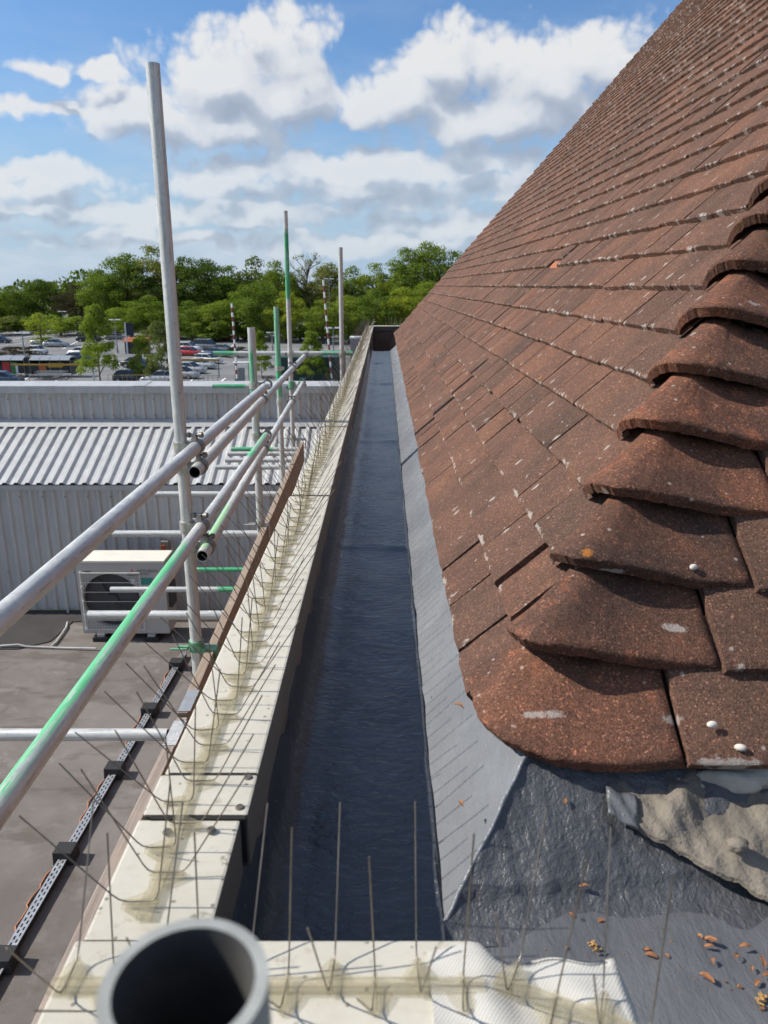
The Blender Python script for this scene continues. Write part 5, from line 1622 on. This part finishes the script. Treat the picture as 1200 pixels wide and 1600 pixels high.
def shelter(px0, px1, py, label, posters):
    a, b = at(px0, py, z=-CZ), at(px1, py, z=-CZ); L = (b - a).length
    t = thing('trolley_shelter', label, 'shelter', a, math.atan2(b.y - a.y, b.x - a.x), 'trolley shelters')
    n = 4
    for k in range(n):
        m = MB(); rows = [[(L * k / n + .03, y, z) for y, z in ((-.15, 2.15), (.3, 2.42), (1.0, 2.58), (1.8, 2.55), (2.4, 2.35))], [(L * (k + 1) / n - .03, y, z) for y, z in ((-.15, 2.15), (.3, 2.42), (1.0, 2.58), (1.8, 2.55), (2.4, 2.35))]]
        m.slab(rows, (0, 0, -.03)); m.build('roof_panel', M['shelter_roof'], t)
    for k in range(n + 1):
        for y in (0, 2.3):
            m = MB(); m.tube((L * k / n, y, 0), (L * k / n, y, 2.35 if y else 2.2), .04, n=8); m.build('post', M['steel'], t)
    m = MB(); m.bbox((0, 2.2, .3), (L, 2.24, 2.2)); m.build('back_panel', M['shelter_dark'], t)
    for x in (.02, L - .05):
        m = MB(); m.bbox((x, .1, .3), (x + .03, 2.15, 2.1)); m.build('side_panel', M['shelter_dark'], t)
    m = MB(); m.bbox((.05, -.02, .75), (L - .05, .01, 1.5)); m.build('front_panel', M['shelter_dark'], t)
    for (x0, x1, z0, z1, mt) in posters:
        m = MB(); m.bbox((L * x0, -.06, z0), (L * x1, -.03, z1)); m.build('poster', M[mt], t)
    return t


shelter(-40, 40, 590, 'trolley shelter with a red poster at the left edge', [(.58, .72, .6, 1.9, 'red_p'), (.74, .86, .3, 1.9, 'green_p')])
shelter(49, 112, 590, 'trolley shelter with orange posters by the cone tree', [(.22, .40, .9, 1.7, 'orange_p'), (.44, .80, 1.25, 1.55, 'yellow')])
# rows of trolleys in front of the shelters
tm = MB()
for z in (.12, .95): tm.tube((-.25, -.25, z), (.25, -.25, z), .012, n=5); tm.tube((-.25, .25, z), (.25, .25, z), .012, n=5)
trolley_basket = MB(); rows = [[(-.42, -.26, .55), (-.42, .26, .55)], [(.45, -.22, .62), (.45, .22, .62)]]
for y in (-.25, .25):
    for k in range(6): trolley_basket.tube((-.42 + k * .17, y, .55), (-.44 + k * .18, y * 1.05, .98), .008, n=4)
    trolley_basket.tube((-.45, y, .98), (.48, y, .98), .012, n=5); trolley_basket.tube((-.42, y, .55), (.45, y, .55), .012, n=5)
for k in range(6): trolley_basket.tube((-.42 + k * .17, -.25, .55), (-.42 + k * .17, .25, .55), .008, n=4)
bm_ = trolley_basket.mesh('basket'); fm = MB()
for y in (-.24, .24): fm.path([(-.44, y, 1.0), (-.40, y, .30), (-.42, y, .12), (.44, y * .8, .14)], .014, 5)
fm.tube((-.46, -.26, 1.0), (-.46, .26, 1.0), .018, n=6); fm_ = fm.mesh('frame'); wm = MB(); wm.tube((0, -.02, 0), (0, .02, 0), .06, n=10); wm_ = wm.mesh('caster')
for me, mt in ((bm_, 'tray'), (fm_, 'steel'), (wm_, 'tyre')): me.materials.append(M[mt])
for i in range(12):
    p = at(62 + i * 3.6, 594 - (i % 2) * 2, z=-CZ)
    t = thing('shopping_trolley', 'metal shopping trolley in the row before the shelters, %s from the left' % ORD[i], 'trolley', (p.x, p.y, 0), R(8), 'shopping trolleys')
    link('basket', bm_, None, t); link('frame', fm_, None, t)
    for x in (-.40, .42):
        for y in (-.22, .22): link('caster', wm_, None, t).location = (x, y, .06)


# poles, lamps, signs, railings
def lamp(px, base, top, label, arm=1.0, head='white_p'):
    p = at(px, base, z=-CZ); r = ray(px, top); H = CZ + r.z * p.y / r.y
    t = thing('lamp_post', label, 'lamp post', (p.x, p.y, 0), 0, 'car park lamp posts')
    m = MB(); m.tube((0, 0, 0), (0, 0, H), .11, .06, 10); m.tube((0, 0, 0), (0, 0, .9), .16, .15, 10); m.build('post', M['steel'], t)
    for s_ in (-1, 1):
        m = MB(); m.box((s_ * .55 * arm, 0, H + .06), (.95 * arm, .35, .14), taper=.8); m.build('lamp_head', M[head], t)
    return t


lamp(43, 588, 521, 'lamp post rising between the two trolley shelters')
lamp(101, 522, 487, 'lamp post alone at the back left of the car park')
lamp(184, 552, 500, 'lamp post behind the tall cone tree')
lamp(522, 592, 513, 'lamp post right of the taller striped pole')
lamp(426, 549, 520, 'lamp post beside the green topped tube')
lamp(96, 500, 440, 'tall street lamp above the far trees on the left')
lamp(516, 530, 436, 'tall street lamp in front of the trees behind the striped pole')


def striped(px0, y0, px1, y1, label, wide=.11):
    p = at(px1, y1, z=-CZ); r = ray(px0, y0); k = p.y / r.y; top = Vector((r.x * k, p.y, CZ + r.z * k))
    t = thing('striped_pole', label, 'pole', p, 0, 'red and white striped poles'); v = top - p; n = 18
    for i in range(n):
        m = MB(); a, b = v * (i / n), v * ((i + 1) / n - .002); m.tube(a, b, wide, n=10); m.build('band', M['white_p'] if i % 2 else M['stripe_red'], t)
    m = MB(); m.bbox((-.25, -.25, 0), (.25, .25, .5)); m.build('foot', M['steel'], t)


striped(362, 474, 371, 598, 'shorter red and white striped pole beside the short grey tube')
striped(505, 437, 519, 600, 'taller red and white striped pole between the far scaffold tubes')

hb = thing('height_barrier', 'yellow height barrier bar over the lane before the shelters', 'barrier', at(28, 598, z=-CZ))
p1 = at(28, 598, z=-CZ); p2 = at(150, 598, z=-CZ); Lb = (p2 - p1).length
m = MB(); m.bbox((-.6, -.08, 2.0), (Lb, .08, 2.18)); m.build('bar', M['yellow'], hb)
m = MB(); m.bbox((Lb * .42, -.11, 1.92), (Lb * .62, -.085, 2.28)); m.build('bar_sign', M['yellow'], hb)
for x in (.1, Lb * .98): m = MB(); m.bbox((x - .09, -.09, 0), (x + .09, .09, 1.995)); m.build('post', M['white_p'], hb)
m = MB(); m.bbox((.22, -.16, 0), (.60, .16, .95)); m.build('bollard_box', M['yellow'], hb)
hb2 = thing('height_barrier', 'yellow height barrier bar beyond the tall tube before the silver cars', 'barrier', at(300, 590, z=-CZ))
p1 = at(300, 590, z=-CZ); Lb = (at(345, 590, z=-CZ) - p1).length
m = MB(); m.bbox((-1.6, -.07, 2.05), (Lb, .07, 2.28)); m.build('bar', M['yellow'], hb2)
for x in (-1.3, Lb - .2): m = MB(); m.bbox((x - .06, -.06, 0), (x + .06, .06, 2.048)); m.build('post', M['steel'], hb2)

sg = thing('direction_sign', 'dark blue sign panel on a pale post behind the cars', 'sign', at(200, 556, z=-CZ))
m = MB(); m.bbox((-.12, -.08, 0), (.06, .08, 5.3)); m.build('post', M['white_p'], sg)
m = MB(); m.bbox((.10, -.06, 3.2), (1.25, .06, 5.2)); m.build('panel', M['navy'], sg)
ks = thing('ticket_kiosk', 'low dark kiosk with an orange roof between the trees', 'kiosk', at(196, 553, z=-CZ))
m = MB(); m.bbox((0, 0, 0), (3.6, 2.2, 2.0)); m.build('body', M['shelter_dark'], ks)
m = MB(); m.prism([(-.2, 2.0), (2.4, 2.0), (2.0, 2.6), (.2, 2.6)], -.15, 3.8); m.build('roof', M['orange_p'], ks)
gc = thing('storage_container', 'dark green container behind the far scaffold rail', 'container', at(436, 597, z=-CZ))
m = MB(); m.bbox((0, 0, 0), (7.8, 2.4, 2.9)); m.build('body', simple('container_green', (.012, .045, .038), .5), gc, bevel=.04)
for k in range(3): m = MB(); m.bbox((.4 + k * 2.5, -.06, .3), (2.5 + k * 2.5, -.003, 2.6)); m.build('door_panel', simple('container_panel', (.010, .036, .032), .5), gc)
wk = thing('white_cabin', 'small pale cabin at the end of the parapet', 'cabin', at(548, 560, z=-CZ))
m = MB(); m.bbox((0, 0, 0), (4.5, 3, 3.0)); m.build('body', simple('cabin_grey', (.25, .26, .28), .6), wk); m = MB(); m.bbox((-.15, -.15, 3.0), (4.65, 3.15, 3.25)); m.build('roof', M['white_p'], wk)
pm_ = thing('pay_machine', 'grey pay machine with a small canopy by the shorter striped pole', 'pay machine', at(378, 598, z=-CZ))
m = MB(); m.bbox((-.35, -.3, 0), (.35, .3, 1.7)); m.build('body', M['steel'], pm_)
m = MB(); m.bbox((-.9, -.6, 2.25), (.9, .6, 2.4)); m.build('canopy', M['white_p'], pm_)
for x in (-.8, .8): m = MB(); m.tube((x, .4, 0), (x, .4, 2.25), .05, n=8); m.build('post', M['steel'], pm_)


def railing(px0, px1, py, label, mat, h=1.1, step=.55):
    a, b = at(px0, py, z=-CZ), at(px1, py, z=-CZ); L = (b - a).length
    t = thing('railing', label, 'railing', a, math.atan2(b.y - a.y, b.x - a.x), 'railings along the near side of the car park')
    for z in (.25, h): m = MB(); m.tube((0, 0, z), (L, 0, z), .035, n=6); m.build('rail', M[mat], t)
    k = 0
    while k * step <= L: m = MB(); m.tube((k * step, 0, 0), (k * step, 0, h), .028, n=6); m.build('post', M[mat], t); k += 1


railing(-20, 118, 600, 'grey railing before the trolley shelters', 'steel')
railing(170, 236, 601, 'rust yellow railing before the black hatchback', 'rust')
railing(236, 345, 602, 'grey railing below the silver cars', 'steel')
railing(398, 460, 602, 'brownish railing right of the short grey tube', 'rust')
